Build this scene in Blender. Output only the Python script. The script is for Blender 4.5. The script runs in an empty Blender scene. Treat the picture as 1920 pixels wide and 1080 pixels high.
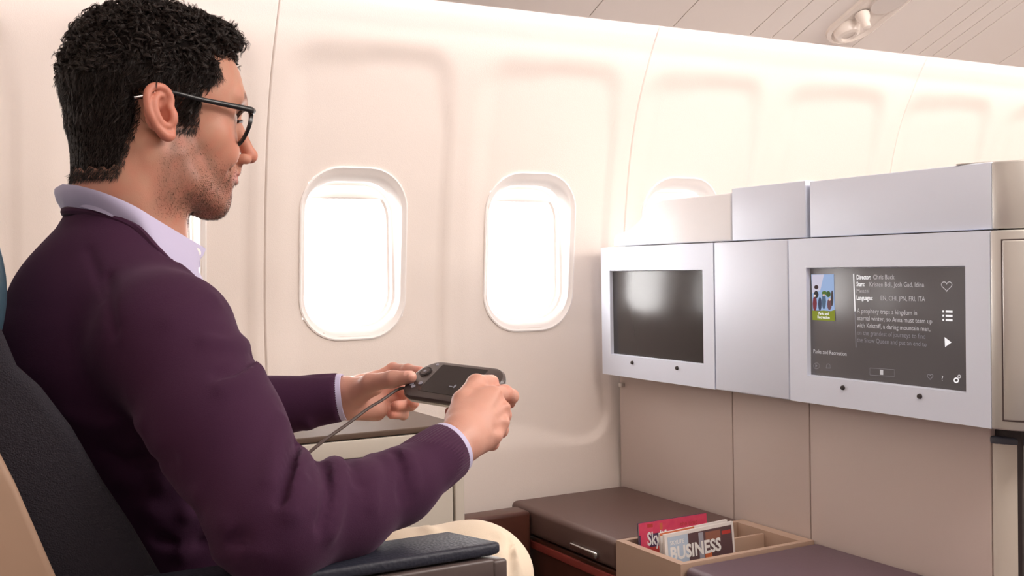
import bpy, bmesh, math, random
import numpy as np
from mathutils import Vector, Matrix
S = bpy.context.scene
COL = S.collection
rnd = random.Random(7); RS = np.random.RandomState(5)

# ------------------------------------------------------------------ camera
FPX, YAW, PITCH, ROLL, ZC = 2020., 61.4, -1.08, 0.95, 1.05
_a, _p, _t = math.radians(YAW), math.radians(PITCH), math.radians(ROLL)
CF = np.array([math.cos(_a)*math.cos(_p), math.sin(_a)*math.cos(_p), math.sin(_p)])
_r = np.array([math.sin(_a), -math.cos(_a), 0.]); _u = np.cross(_r, CF)
CR = _r*math.cos(_t) - _u*math.sin(_t); CU = _u*math.cos(_t) + _r*math.sin(_t)
CC = np.array([0, 0, ZC])
cam = bpy.data.objects.new('camera', bpy.data.cameras.new('camera')); COL.objects.link(cam)
cam.data.sensor_width = 36; cam.data.lens = FPX/1920*36; cam.data.clip_start = .05
M4 = Matrix.Identity(4)
for i in range(3):
    M4[i][0] = CR[i]; M4[i][1] = CU[i]; M4[i][2] = -CF[i]; M4[i][3] = CC[i]
cam.matrix_world = M4
S.camera = cam
S.view_settings.view_transform = 'Standard'; S.view_settings.look = 'None'
S.view_settings.gamma = 1; S.view_settings.use_curve_mapping = False
S.view_settings.exposure = 0.36

# ------------------------------------------------------------------ light
w = bpy.data.worlds.new('sky'); S.world = w; w.use_nodes = True
bg = w.node_tree.nodes['Background']; bg.inputs[0].default_value = (1, .955, .93, 1); bg.inputs[1].default_value = 1.1
def area(name, loc, rot, sx, sy, power, color):
    l = bpy.data.lights.new(name, 'AREA'); l.shape = 'RECTANGLE'; l.size = sx; l.size_y = sy
    l.energy = power; l.color = color
    o = bpy.data.objects.new(name, l); COL.objects.link(o); o.location = loc
    o.rotation_euler = rot; return o
# daylight entering through the cabin windows, from the sky outside
area('window_daylight', (2.2, 3.3, 1.35), (math.radians(-80), 0, 0), 5.2, 1.3, 150, (1, .97, .95))
# long aisle ceiling lamp over the cabin
area('aisle_ceiling_light', (2.7, .2, 2.12), (math.radians(22), 0, 0), 3.2, .5, 62, (1, .93, .88))
area('aisle_ceiling_light', (1.6, -1.2, 2.15), (math.radians(10), 0, 0), 4.4, .5, 16, (1, .95, .92))

# added unseen fill light, brightens the overhead panels from the aisle side
area('added_ceiling_wash', (2.2, .35, 1.75), (math.radians(158), 0, 0), 4.6, .25, 26, (1, .94, .90))

# ------------------------------------------------------------------ helpers
def ray(px, py): return CF + (px-960)/FPX*CR - (py-540)/FPX*CU
def at(px, py, d): return CC + ray(px, py)*d                      # a point seen at a pixel, at its real distance
def on(px, py, ax, v): q = ray(px, py); return CC + q*((v-CC[ax])/q[ax])

def mat(name, color, rough=.5, metal=0., spec=.5, **k):
    m = bpy.data.materials.new(name); m.use_nodes = True
    b = m.node_tree.nodes['Principled BSDF']
    b.inputs['Base Color'].default_value = (*color, 1); b.inputs['Roughness'].default_value = rough
    b.inputs['Metallic'].default_value = metal; b.inputs['Specular IOR Level'].default_value = spec
    for n, v in k.items(): b.inputs[n.replace('_', ' ')].default_value = v
    return m
def lin(r, g, b): return tuple(((c/255+.055)/1.055)**2.4 if c > 10 else c/255/12.92 for c in (r, g, b))
def add_bump(m, scale, dist=.001, strength=.5, kind='NOISE', detail=4, mix=None, rough=None):
    nt = m.node_tree; N = nt.nodes; L = nt.links; b = N['Principled BSDF']
    tc = N.new('ShaderNodeTexCoord')
    if kind == 'NOISE':
        t = N.new('ShaderNodeTexNoise'); t.inputs['Scale'].default_value = scale; t.inputs['Detail'].default_value = detail; out = t.outputs['Fac']
    elif kind == 'VORONOI':
        t = N.new('ShaderNodeTexVoronoi'); t.inputs['Scale'].default_value = scale; out = t.outputs['Distance']
    else:
        t = N.new('ShaderNodeTexWave'); t.inputs['Scale'].default_value = scale; t.inputs['Distortion'].default_value = .6; out = t.outputs['Fac']
    L.new(tc.outputs['Object'], t.inputs['Vector'])
    bu = N.new('ShaderNodeBump'); bu.inputs['Distance'].default_value = dist; bu.inputs['Strength'].default_value = strength
    L.new(out, bu.inputs['Height']); L.new(bu.outputs[0], b.inputs['Normal'])
    if mix:
        mx = N.new('ShaderNodeMix'); mx.data_type = 'RGBA'
        mx.inputs[6].default_value = b.inputs['Base Color'].default_value; mx.inputs[7].default_value = (*mix, 1)
        L.new(out, mx.inputs[0]); L.new(mx.outputs[2], b.inputs['Base Color'])
    return m
def attr_color(m, name='col'):
    nt = m.node_tree; a = nt.nodes.new('ShaderNodeAttribute'); a.attribute_name = name
    nt.links.new(a.outputs['Color'], nt.nodes['Principled BSDF'].inputs['Base Color']); return a

def mesh_obj(name, V, Fc, m, parent=None, smooth=True, cols=None):
    me = bpy.data.meshes.new(name)
    V = np.asarray(V, np.float32); Fc = np.asarray(Fc, np.int32)
    me.vertices.add(len(V)); me.vertices.foreach_set('co', V.ravel())
    k = Fc.shape[1]
    me.loops.add(Fc.size); me.loops.foreach_set('vertex_index', Fc.ravel())
    me.polygons.add(len(Fc)); me.polygons.foreach_set('loop_start', np.arange(0, Fc.size, k, dtype=np.int32))
    me.update(calc_edges=True)
    me.polygons.foreach_set('use_smooth', np.full(len(Fc), smooth))
    if cols is not None:
        ca = me.color_attributes.new('col', 'FLOAT_COLOR', 'POINT')
        ca.data.foreach_set('color', np.hstack([cols, np.ones((len(cols), 1))]).astype(np.float32).ravel())
    me.validate(); me.materials.append(m)
    o = bpy.data.objects.new(name, me); COL.objects.link(o)
    if parent: o.parent = parent; o.matrix_parent_inverse = parent.matrix_world.inverted()
    return o
def bm_obj(name, bm, m, parent=None, smooth=False, bevel=0, seg=3, ang=30):
    if bevel:
        es = [e for e in bm.edges if e.is_manifold and e.calc_face_angle(0) > math.radians(ang)]
        bmesh.ops.bevel(bm, geom=es, offset=bevel, segments=seg, profile=.5, affect='EDGES', clamp_overlap=True)
        smooth = True
    bmesh.ops.recalc_face_normals(bm, faces=bm.faces)
    me = bpy.data.meshes.new(name); bm.to_mesh(me); bm.free()
    for p in me.polygons: p.use_smooth = smooth
    if smooth and hasattr(me, 'set_sharp_from_angle'): me.set_sharp_from_angle(angle=math.radians(35))
    for mm in (m if isinstance(m, (list, tuple)) else [m]): me.materials.append(mm)
    o = bpy.data.objects.new(name, me); COL.objects.link(o)
    if parent: o.parent = parent; o.matrix_parent_inverse = parent.matrix_world.inverted()
    return o
def box(name, x0, x1, y0, y1, z0, z1, m, parent=None, bevel=.003, seg=3):
    bm = bmesh.new()
    bmesh.ops.create_cube(bm, size=1)
    for v in bm.verts:
        v.co = ((x0+x1)/2+v.co.x*(x1-x0), (y0+y1)/2+v.co.y*(y1-y0), (z0+z1)/2+v.co.z*(z1-z0))
    return bm_obj(name, bm, m, parent, bevel=bevel, seg=seg)
def prism(name, pts, axis, a, b, m, parent=None, bevel=.003, seg=3, ang=30):
    """polygon pts in the plane across `axis`, extruded from a to b"""
    bm = bmesh.new(); oth = [i for i in range(3) if i != axis]
    def mk(p, t):
        c = [0, 0, 0]; c[axis] = t; c[oth[0]], c[oth[1]] = p; return bm.verts.new(c)
    A = [mk(p, a) for p in pts]; B = [mk(p, b) for p in pts]
    bm.faces.new(A); bm.faces.new(B[::-1])
    n = len(pts)
    for i in range(n): bm.faces.new((A[i], B[i], B[(i+1) % n], A[(i+1) % n]))
    bmesh.ops.recalc_face_normals(bm, faces=bm.faces)
    return bm_obj(name, bm, m, parent, bevel=bevel, seg=seg, ang=ang)
def rrect(w, h, r, n=8, p=None):
    """rounded rectangle outline, half sizes w, h"""
    out = []
    for cx, cy, a0 in ((w-r, h-r, 0), (-w+r, h-r, 90), (-w+r, -h+r, 180), (w-r, -h+r, 270)):
        for i in range(n+1):
            a = math.radians(a0+90*i/n); out.append((cx+r*math.cos(a), cy+r*math.sin(a)))
    return out
def loft(name, rings, m, parent=None, close=True, caps=(False, False), smooth=True):
    n = len(rings[0]); V = [p for r in rings for p in r]; Fs = []
    for i in range(len(rings)-1):
        for j in range(n if close else n-1):
            k = (j+1) % n
            Fs.append((i*n+j, i*n+k, (i+1)*n+k, (i+1)*n+j))
    bm = bmesh.new(); vs = [bm.verts.new(tuple(p)) for p in V]
    for f in Fs: bm.faces.new([vs[i] for i in f])
    if caps[0]: bm.faces.new([vs[i] for i in range(n)][::-1])
    if caps[1]: bm.faces.new([vs[(len(rings)-1)*n+i] for i in range(n)])
    return bm_obj(name, bm, m, parent, smooth=smooth)
def spline(pts, n=8):
    P = [np.array(p, float) for p in pts]; P = [2*P[0]-P[1]]+P+[2*P[-1]-P[-2]]; out = []
    for i in range(1, len(P)-2):
        for k in range(n):
            t = k/n
            out.append(.5*((2*P[i])+(-P[i-1]+P[i+1])*t+(2*P[i-1]-5*P[i]+4*P[i+1]-P[i+2])*t*t+(-P[i-1]+3*P[i]-3*P[i+1]+P[i+2])*t**3))
    out.append(P[-2]); return out
def tube(name, pts, r, m, parent=None, n=10, flat=1., up=(0, 0, 1)):
    rs = r if hasattr(r, '__len__') else [r]*len(pts)
    rings = []; up = np.array(up, float)
    for i, p in enumerate(pts):
        p = np.array(p, float); d = np.array(pts[min(i+1, len(pts)-1)], float)-np.array(pts[max(i-1, 0)], float); d /= np.linalg.norm(d)
        s = np.cross(d, up); s /= np.linalg.norm(s); q = np.cross(s, d)
        rings.append([p+s*rs[i]*flat*math.cos(2*math.pi*k/n)+q*rs[i]*math.sin(2*math.pi*k/n) for k in range(n)])
    return loft(name, rings, m, parent, caps=(True, True))
def tubes(P, Rr, n=3):
    """many strands at once: P (S,K,3), Rr (S,K) -> verts, quads"""
    S_, K, _ = P.shape
    D = np.gradient(P, axis=1); D /= np.linalg.norm(D, axis=2, keepdims=True)+1e-9
    ref = np.where(np.abs(D[..., 2:3]) > .9, np.array([1., 0, 0]), np.array([0, 0, 1.]))
    A = np.cross(D, ref); A /= np.linalg.norm(A, axis=2, keepdims=True)+1e-9; B = np.cross(D, A)
    an = np.arange(n)*2*np.pi/n
    V = P[:, :, None]+Rr[:, :, None, None]*(A[:, :, None]*np.cos(an)[:, None]+B[:, :, None]*np.sin(an)[:, None])
    idx = np.arange(S_*K*n).reshape(S_, K, n); nx = np.roll(idx, -1, axis=2)
    Q = np.stack([idx[:, :-1], nx[:, :-1], nx[:, 1:], idx[:, 1:]], -1).reshape(-1, 4)
    return V.reshape(-1, 3), Q
def thing(name, label, cat, loc=(0, 0, 0), group=None):
    o = bpy.data.objects.new(name, None); COL.objects.link(o); o.location = loc; o.empty_display_size = .05
    o.matrix_world = Matrix.Translation(loc)
    o['label'] = label; o['category'] = cat
    if group: o['group'] = group
    return o
def tag(o, label, cat, group=None):
    o['label'] = label; o['category'] = cat
    if group: o['group'] = group
    return o
def struct(o): o['kind'] = 'structure'; return o

# signed distance modelling: a tree of primitives, polygonised only near the surface
def smin(a, b, k):
    if k <= 0: return np.minimum(a, b)
    h = np.maximum(k-np.abs(a-b), 0)/k; return np.minimum(a, b)-h*h*k*.25
class Prim:
    def __init__(s, fn): s.fn = fn
    def __call__(s, P): return s.fn(P)
    def cull(s, c, R): return s
def rc(a, b, ra, rb):
    a = np.array(a, float); b = np.array(b, float); ab = b-a; L = ab@ab+1e-12
    def f(P):
        q = P-a; t = np.clip(q@ab/L, 0, 1); return np.linalg.norm(q-t[:, None]*ab, axis=1)-(ra+(rb-ra)*t)
    return Prim(f)
def ell(c, r, rot=None):
    c = np.array(c, float); r = np.array(r, float)
    def f(P):
        q = P-c
        if rot is not None: q = q@rot
        k0 = np.linalg.norm(q/r, axis=1); k1 = np.linalg.norm(q/(r*r), axis=1)+1e-9; return k0*(k0-1)/k1
    return Prim(f)
def fnp(f): return Prim(f)
class G:
    def __init__(s, *ops, T=None, disp=None): s.ops = list(ops); s.T = T; s.disp = disp
    def add(s, prim, k=0., op='u'): s.ops.append((prim, k, op)); return s
    def loc(s, P): return P if s.T is None else (P-s.T[1])@s.T[0]
    def __call__(s, P):
        P = s.loc(P); d = np.full(len(P), 9.)
        for p, k, op in s.ops:
            e = p(P)
            if op == 'u': d = smin(d, e, k)
            elif op == 's': d = -smin(-d, e, k)
            elif op == 'i': d = -smin(-d, -e, k)
        if s.disp is not None: d = d-s.disp(P)
        return d
    def cull(s, c, R):
        cl = s.loc(c[None])[0]; out = []; ds = [float(p(cl[None])[0]) for p, k, op in s.ops]
        u = [d for d, (p, k, op) in zip(ds, s.ops) if op == 'u']; best = min(u) if u else 9
        for d, (p, k, op) in zip(ds, s.ops):
            if op == 'u' and d > best+2.6*R+k+.01: continue
            if op == 's' and d > 1.4*R+k+.01: continue
            out.append((p.cull(cl, R), k, op))
        return G(*out, T=s.T, disp=s.disp)
def rotz(d):
    a = math.radians(d); c, s_ = math.cos(a), math.sin(a); return np.array([[c, -s_, 0], [s_, c, 0], [0, 0, 1.]])
CORN = np.array([[i, j, k] for i in (0, 1) for j in (0, 1) for k in (0, 1)])
EDG = [(a, b) for a in range(8) for b in range(a+1, 8) if np.abs(CORN[a]-CORN[b]).sum() == 1]
def polygonise(f, lo, hi, h, n=16):
    lo = np.array(lo, float); nb = np.ceil((np.array(hi)-lo)/(h*n)).astype(int); half = math.sqrt(3)*h*(n+2)/2
    g = np.stack(np.meshgrid(*[np.arange(k) for k in nb], indexing='ij'), -1).reshape(-1, 3)
    C0 = lo+(g+.5)*n*h; keep = np.abs(f(C0)) < half*1.5+.006
    VI, VP, QQ = [], [], []
    big = 1 << 20
    for b, c in zip(g[keep], C0[keep]):
        fc = f.cull(c, half)
        i0 = b*n-1; m = n+2                                     # points i0 .. i0+n+1
        ax = [lo[k]+(i0[k]+np.arange(m))*h for k in range(3)]
        P = np.stack(np.meshgrid(*ax, indexing='ij'), -1).reshape(-1, 3)
        D = fc(P).reshape(m, m, m); s = D < 0
        if s.all() or not s.any(): continue
        cnt = sum(s[x:x+m-1, y:y+m-1, z:z+m-1].astype(np.int8) for x, y, z in CORN)
        act = np.argwhere((cnt > 0) & (cnt < 8))
        if not len(act): continue
        vals = [D[act[:, 0]+x, act[:, 1]+y, act[:, 2]+z] for x, y, z in CORN]
        acc = np.zeros((len(act), 3)); num = np.zeros(len(act))
        for a, e in EDG:
            va, ve = vals[a], vals[e]; cr = (va < 0) != (ve < 0)
            t = np.where(cr, va/np.where(cr, va-ve, 1), 0)
            acc += np.where(cr[:, None], CORN[a]+t[:, None]*(CORN[e]-CORN[a]), 0); num += cr
        V = lo+(i0+act+acc/num[:, None])*h
        for _ in range(2):                                      # settle each vertex on the surface
            e = h*.35; d0 = fc(V)
            gr = np.stack([(fc(V+np.eye(3)[k]*e)-d0)/e for k in range(3)], 1)
            V = V-np.clip(d0, -h*.6, h*.6)[:, None]*gr/np.maximum((gr**2).sum(1), .3)[:, None]
        gi = act+i0+8; VI.append((gi[:, 0]*big+gi[:, 1])*big+gi[:, 2]); VP.append(V)
        for k in range(3):
            u, v = (k+1) % 3, (k+2) % 3
            sl0 = [slice(1, m-1)]*3; sl1 = list(sl0); sl1[k] = slice(2, m)
            A = s[tuple(sl0)]; B = s[tuple(sl1)]
            E = np.argwhere(A != B)
            if not len(E): continue
            fl = A[E[:, 0], E[:, 1], E[:, 2]]; base = E+1+i0+8
            du = np.zeros(3, int); du[u] = 1; dv = np.zeros(3, int); dv[v] = 1
            q = [base, base-du, base-du-dv, base-dv]
            q = np.stack([(x[:, 0]*big+x[:, 1])*big+x[:, 2] for x in q], 1)
            q[~fl] = q[~fl][:, ::-1]; QQ.append(q)
    ids, first = np.unique(np.concatenate(VI), return_index=True)
    V = np.concatenate(VP)[first]; Q = np.concatenate(QQ)
    ix = np.searchsorted(ids, Q); ix = np.clip(ix, 0, len(ids)-1); ok = (ids[ix] == Q).all(1)
    return V, ix[ok]
def normals(V, Q):
    N = np.zeros_like(V); n = np.cross(V[Q[:, 2]]-V[Q[:, 0]], V[Q[:, 3]]-V[Q[:, 1]])
    for k in range(4): np.add.at(N, Q[:, k], n)
    return N/(np.linalg.norm(N, axis=1, keepdims=True)+1e-12)
def hit(f, px, py, d0=.8):
    """first point of a surface along a sight line (or its closest pass)"""
    q = ray(px, py); t = np.linspace(.8, 1.75, 400); d = f(CC+q*t[:, None]); i = int(np.argmax(d < 0)) if (d < 0).any() else int(np.argmin(d))
    if d[i] < 0 and i > 0: tt = t[i-1]+(t[i]-t[i-1])*d[i-1]/(d[i-1]-d[i])
    else: tt = t[i]
    return CC+q*tt
def sstep(a, b, x): t = np.clip((x-a)/(b-a), 0, 1); return t*t*(3-2*t)

# ------------------------------------------------------------------ materials
WALLC = lin(240, 229, 220)
m_wall = mat('cabin_plastic', WALLC, .45); add_bump(m_wall, 420, .0006, .25, 'VORONOI')
m_bezel = mat('window_plastic', lin(246, 240, 236), .35)
m_ceil = mat('overhead_panel', lin(234, 224, 217), .5)
m_floor = mat('carpet', lin(70, 62, 66), .95); add_bump(m_floor, 300, .003, .7)
m_silver = mat('silver_paint', lin(226, 233, 248), .45, .1); add_bump(m_silver, 900, .0001, .1)
m_champ = mat('champagne_metal', lin(206, 203, 198), .34, .6)
m_base = mat('partition_panel', lin(200, 184, 176), .5); add_bump(m_base, 500, .0003, .15)
m_dark = mat('dark_gap', lin(50, 42, 42), .6)
m_screen = mat('screen_glass', lin(52, 48, 48), .22, 0, .5); 
m_pad = mat('brown_leather', lin(98, 74, 68), .5); add_bump(m_pad, 260, .0005, .4)
m_pad2 = mat('plum_leather', lin(96, 74, 84), .5); add_bump(m_pad2, 260, .0005, .4)
m_bench = mat('bench_wood', lin(92, 52, 40), .35); add_bump(m_bench, 30, .0004, .2, mix=lin(70, 38, 30))
m_tray = mat('beige_tray', lin(188, 160, 140), .5)
m_red = mat('red_lining', lin(150, 60, 50), .7)
m_cab = mat('cabinet_beige', lin(205, 197, 184), .5)
m_cabtop = mat('cabinet_top', lin(92, 74, 62), .6, 0, .3)
m_chrome = mat('chrome', lin(200, 200, 200), .2, 1)
m_seat = mat('navy_fabric', lin(46, 43, 50), .85, 0, .2); add_bump(m_seat, 700, .0008, .8, 'VORONOI')
m_leather = mat('navy_leather', lin(42, 44, 56), .5, 0, .35); add_bump(m_leather, 300, .0006, .5, 'VORONOI')
m_teal = mat('teal_leather', lin(60, 82, 96), .35)
m_shell = mat('beige_shell', lin(170, 140, 118), .5)
m_arm = mat('armrest_plastic', lin(84, 72, 70), .4)
m_knit = mat('plum_knit', lin(62, 32, 57), .9, 0, .2, Sheen_Weight=.12, Sheen_Roughness=.4); m_knit.node_tree.nodes['Principled BSDF'].inputs['Sheen Tint'].default_value = (.8, .55, .8, 1)
add_bump(m_knit, 900, .0007, .35)
m_rib = mat('plum_rib', lin(68, 35, 62), .9, 0, .2, Sheen_Weight=.12)
m_shirt = mat('lilac_cotton', lin(196, 190, 222), .7, Sheen_Weight=.2); add_bump(m_shirt, 1500, .0002, .3)
m_chino = mat('cream_chino', lin(228, 212, 190), .85); add_bump(m_chino, 900, .0004, .4)
m_shoe = mat('brown_shoe', lin(70, 42, 30), .4)
m_skin = mat('skin', lin(206, 150, 122), .46, 0, .4, Subsurface_Weight=.12, Subsurface_Scale=.012)
m_skin.node_tree.nodes['Principled BSDF'].inputs['Subsurface Radius'].default_value = (1, .35, .2)
attr_color(m_skin); add_bump(m_skin, 700, .0005, .25)
m_hair = mat('dark_hair', lin(38, 27, 23), .36, 0, .5)
m_hairb = mat('dark_hair_base', lin(20, 15, 14), .9, 0, .1)
m_stub = mat('stubble', lin(66, 44, 34), .6)
m_frame = mat('black_acetate', lin(20, 20, 24), .28)
m_lens = mat('lens', (1, 1, 1), .02, 0, .5, Transmission_Weight=1., IOR=1.1)
m_eye = mat('eye', lin(220, 212, 205), .1)
m_hand = mat('handset_plastic', lin(78, 68, 66), .3)
m_handscr = mat('handset_screen', lin(44, 38, 38), .15)
m_white = mat('white_print', lin(240, 238, 236), .6)
m_paper = mat('paper', lin(232, 226, 222), .7)
def emit(name, c, s):
    m = bpy.data.materials.new(name); m.use_nodes = True; nt = m.node_tree
    for n in list(nt.nodes):
        if n.type == 'BSDF_PRINCIPLED': nt.nodes.remove(n)
    e = nt.nodes.new('ShaderNodeEmission'); e.inputs[0].default_value = (*c, 1); e.inputs[1].default_value = s
    nt.links.new(e.outputs[0], nt.nodes['Material Output'].inputs[0]); return m
m_cove = emit('cove_light', (1, .93, .95), 9)
m_txt = emit('lit_text', lin(235, 230, 230), .9); m_txt2 = emit('lit_text_dim', lin(190, 182, 182), .8); m_txt3 = emit('lit_text_faint', lin(150, 142, 146), .62)
m_panelglow = mat('lit_screen', lin(50, 46, 47), .22); _b = m_panelglow.node_tree.nodes['Principled BSDF']
_b.inputs['Emission Color'].default_value = (*lin(86, 80, 80), 1); _b.inputs['Emission Strength'].default_value = .5

# ------------------------------------------------------------------ cabin wall
PZ = [0, .2, .43, .72, .94, 1.17, 1.35, 1.49, 1.62, 1.70, 1.78]
PY = [2.44, 2.48, 2.51, 2.535, 2.545, 2.525, 2.495, 2.455, 2.39, 2.34, 2.28]
def wy(z): return np.interp(z, PZ, PY)
_zz = np.linspace(0, 1.78, 400); _yy = np.interp(_zz, PZ, PY)
_k = np.ones(31)/31; _yp = np.convolve(np.pad(_yy, 15, 'edge'), _k, 'valid'); _yy = _yp
def wy(z): return np.interp(z, _zz, _yy)
WX = [.437+.503*i for i in range(-1, 9)]; WZ = 1.09
SEAMS = [-.29, .712, 1.742, 2.775, 3.80]
xs = list(np.arange(-.6, 4.8, .011)); xs = [x for x in xs if all(abs(x-s) > .008 for s in SEAMS)]
for s in SEAMS: xs += [s-.005, s-.0022, s-.0015, s+.0015, s+.0022, s+.005]
xs = np.array(sorted(xs)); zs = np.arange(0, 1.781, .0115)
def wall_y(X, Z):
    X = np.asarray(X, float); Z = np.asarray(Z, float); Y = wy(Z)+0*X
    for c in WX:
        # scooped recess around each window, crisp on the forward side, soft aft
        x0, x1, z0, z1 = c-.205, c+.250, .56, 1.60
        cx, cz, hw, hh, r = (x0+x1)/2, (z0+z1)/2, (x1-x0)/2, (z1-z0)/2, .10
        qx = np.abs(X-cx)-(hw-r); qz = np.abs(Z-cz)-(hh-r)
        sd = np.hypot(np.maximum(qx, 0), np.maximum(qz, 0))+np.minimum(np.maximum(qx, qz), 0)-r
        wd = np.where(X > cx+.10, .018, np.where(X < cx-.05, .075, .018+(cx+.10-X)/.15*.057))
        wd = np.maximum(wd, .018+.040*sstep(z1-.22, z1-.06, Z)); Y = Y+.011*sstep(0, 1, -sd/wd)
    return Y
X, Z = np.meshgrid(xs, zs, indexing='ij'); Y = wall_y(X, Z)
for s in SEAMS: Y = Y+np.where(np.abs(X-s) < .0018, .008, 0)
nx, nz = X.shape; I = np.arange(nx*nz).reshape(nx, nz)
Q = np.stack([I[:-1, :-1], I[1:, :-1], I[1:, 1:], I[:-1, 1:]], -1).reshape(-1, 4)
Vw = np.stack([X, Y, Z], -1).reshape(-1, 3); cen = Vw[Q].mean(1)
hole = np.zeros(len(Q), bool)
for c in WX:
    qx = np.abs(cen[:, 0]-c)-(.1345-.09); qz = np.abs(cen[:, 2]-WZ)-(.2065-.09)
    hole |= (np.hypot(np.maximum(qx, 0), np.maximum(qz, 0))+np.minimum(np.maximum(qx, qz), 0)-.09) < 0
struct(mesh_obj('wall_window_side', Vw, Q[~hole], m_wall))
m_sky = None
for n, c in enumerate(WX[0:8], 1):
    if c > 3.6: break
    wn = bpy.data.objects.new('window_%d' % n, None); COL.objects.link(wn); wn.location = (c, wy(WZ), WZ); wn.matrix_world = Matrix.Translation(wn.location); struct(wn)
    def ring(w_, h_, r_, dy, dz=0):
        return [(c+a, float(wall_y(c+a, WZ+b))+dy, WZ+b+dz) for a, b in rrect(w_, h_, r_, 10)]
    loft('window_frame', [ring(.142, .216, .105, .006), ring(.1405, .2145, .104, -.003), ring(.137, .211, .101, -.004), ring(.131, .204, .097, .001),
                          ring(.127, .199, .094, .002), ring(.125, .190, .090, .008), ring(.123, .184, .088, .020), ring(.121, .182, .086, .034)], m_bezel, wn)
    def ringf(w_, h_, r_, y): return [(c+a, y, WZ+b-.002) for a, b in rrect(w_, h_, r_, 10)]
    yb = wy(WZ)+.012
    loft('window_reveal', [ringf(.1215, .1825, .086, yb+.032), ringf(.116, .177, .082, yb+.036), ringf(.115, .176, .081, yb+.052), ringf(.110, .171, .077, yb+.055), ringf(.108, .169, .075, yb+.085)], m_bezel, wn)
    # blind: its handle edge shows below the top of the opening
    box('window_blind', c-.100, c+.100, yb+.036, yb+.050, WZ+.140, WZ+.176, m_bezel, wn, .005)
    loft('window_pane', [ringf(.112, .172, .078, yb+.070), ringf(.112, .172, .078, yb+.073)], mat('window_glass', (1, 1, 1), 0, 0, .3, Transmission_Weight=1., IOR=1.05), wn, caps=(True, True))
# floor, valance, overhead panels
struct(box('floor', -.8, 4.9, -1.98, 2.55, -.05, 0, m_floor, bevel=0))
def cz(y): return 1.661+(2.232-y)*math.tan(math.radians(23))
bm = bmesh.new()
cut = [-.6, .42, .93, 1.444, 1.70, 1.953, 2.031, 2.106, 2.33, 2.53, 2.60, 2.66, 2.72, 2.96, 3.5, 4.8]
NY = 10
def strip(x0, x1):
    x0 += .0016; x1 -= .0016; ys = [2.232-i*(2.232-1.1)/NY for i in range(NY+1)]
    top = [(y, cz(y)-.018*math.sin(math.pi*i/NY)*0) for i, y in enumerate(ys)]
    for (ya, za), (yb_, zb) in zip(top[:-1], top[1:]):
        bm.faces.new([bm.verts.new(p) for p in ((x0, ya, za), (x1, ya, za), (x1, yb_, zb), (x0, yb_, zb))])
    for xx in (x0, x1):
        bm.faces.new([bm.verts.new(p) for p in ((xx, ys[0], top[0][1]), (xx, ys[-1], top[-1][1]), (xx, ys[-1], top[-1][1]+.012), (xx, ys[0], top[0][1]+.012))])
for a, b in zip(cut[:-1], cut[1:]): strip(a, b)
bmesh.ops.remove_doubles(bm, verts=bm.verts, dist=.0002)
struct(bm_obj('ceiling', bm, m_ceil))
struct(prism('trim_1', [(1.1, cz(1.1)+.011), (2.2325, cz(2.2325)+.011), (2.2325, cz(2.2325)+.03), (1.1, cz(1.1)+.04)], 0, -.6, 4.8, m_dark, bevel=0))
struct(prism('trim_2', [(2.232, 1.661), (2.2345, 1.659), (2.238, 1.662), (2.238, 1.69), (2.232, 1.69)], 0, -.6, 4.8, m_ceil, bevel=0))
cv = thing('cove_light', 'long glowing light strip hidden where the side wall meets the overhead panels', 'light', (2.1, 2.27, 1.72))
prism('light_strip', [(2.24, 1.700), (2.262, 1.735), (2.24, 1.735)], 0, -.55, 4.75, m_cove, cv, bevel=0)
struct(prism('trim_3', [(2.232, 1.74), (2.34, 1.76), (2.34, 1.77), (2.232, 1.75)], 0, -.6, 4.8, m_ceil, bevel=0))

# passenger service unit under the overhead panels
ang = math.radians(23)
def psu(u, v, dpt=0):            # u along x, v up the slope from the valance, dpt below the surface
    return (u, 2.232-v*math.cos(ang)-dpt*math.sin(ang), 1.661+v*math.sin(ang)-dpt*math.cos(ang))
ps = thing('service_unit', 'oval translucent reading-light unit with white swivel nozzle under the overhead panels', 'light', psu(2.25, .12))
def oval(w_, l_, u0, v0, d): return [psu(u0+a, v0+b, d) for a, b in rrect(w_, l_, w_*.98, 10)]
m_psu = mat('service_plastic', lin(236, 224, 214), .25); m_psug = mat('smoked_service_panel', lin(214, 204, 198), .2)
loft('service_housing', [oval(.078, .30, 2.25, .315, -.002), oval(.076, .298, 2.25, .315, .008), oval(.066, .288, 2.25, .315, .012), oval(.060, .282, 2.25, .315, .006), oval(.058, .28, 2.25, .315, .004)], m_psu, ps, caps=(False, True))
loft('service_lens', [oval(.050, .20, 2.262, .36, .004), oval(.048, .198, 2.262, .36, .010)], m_psug, ps, caps=(False, True))
def disc_rings(u0, v0, prof, n=20): return [[psu(u0+r*math.cos(2*math.pi*i/n), v0+r*math.sin(2*math.pi*i/n), d) for i in range(n)] for r, d in prof]
loft('reading_lamp', disc_rings(2.225, .085, [(.036, .004), (.036, .018), (.030, .030), (.022, .034), (.018, .028)]), m_psu, ps, caps=(False, True))
loft('air_nozzle', disc_rings(2.222, .150, [(.020, .006), (.018, .022), (.012, .034), (.011, .05), (.007, .052)]), m_psu, ps, caps=(False, True))

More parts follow.
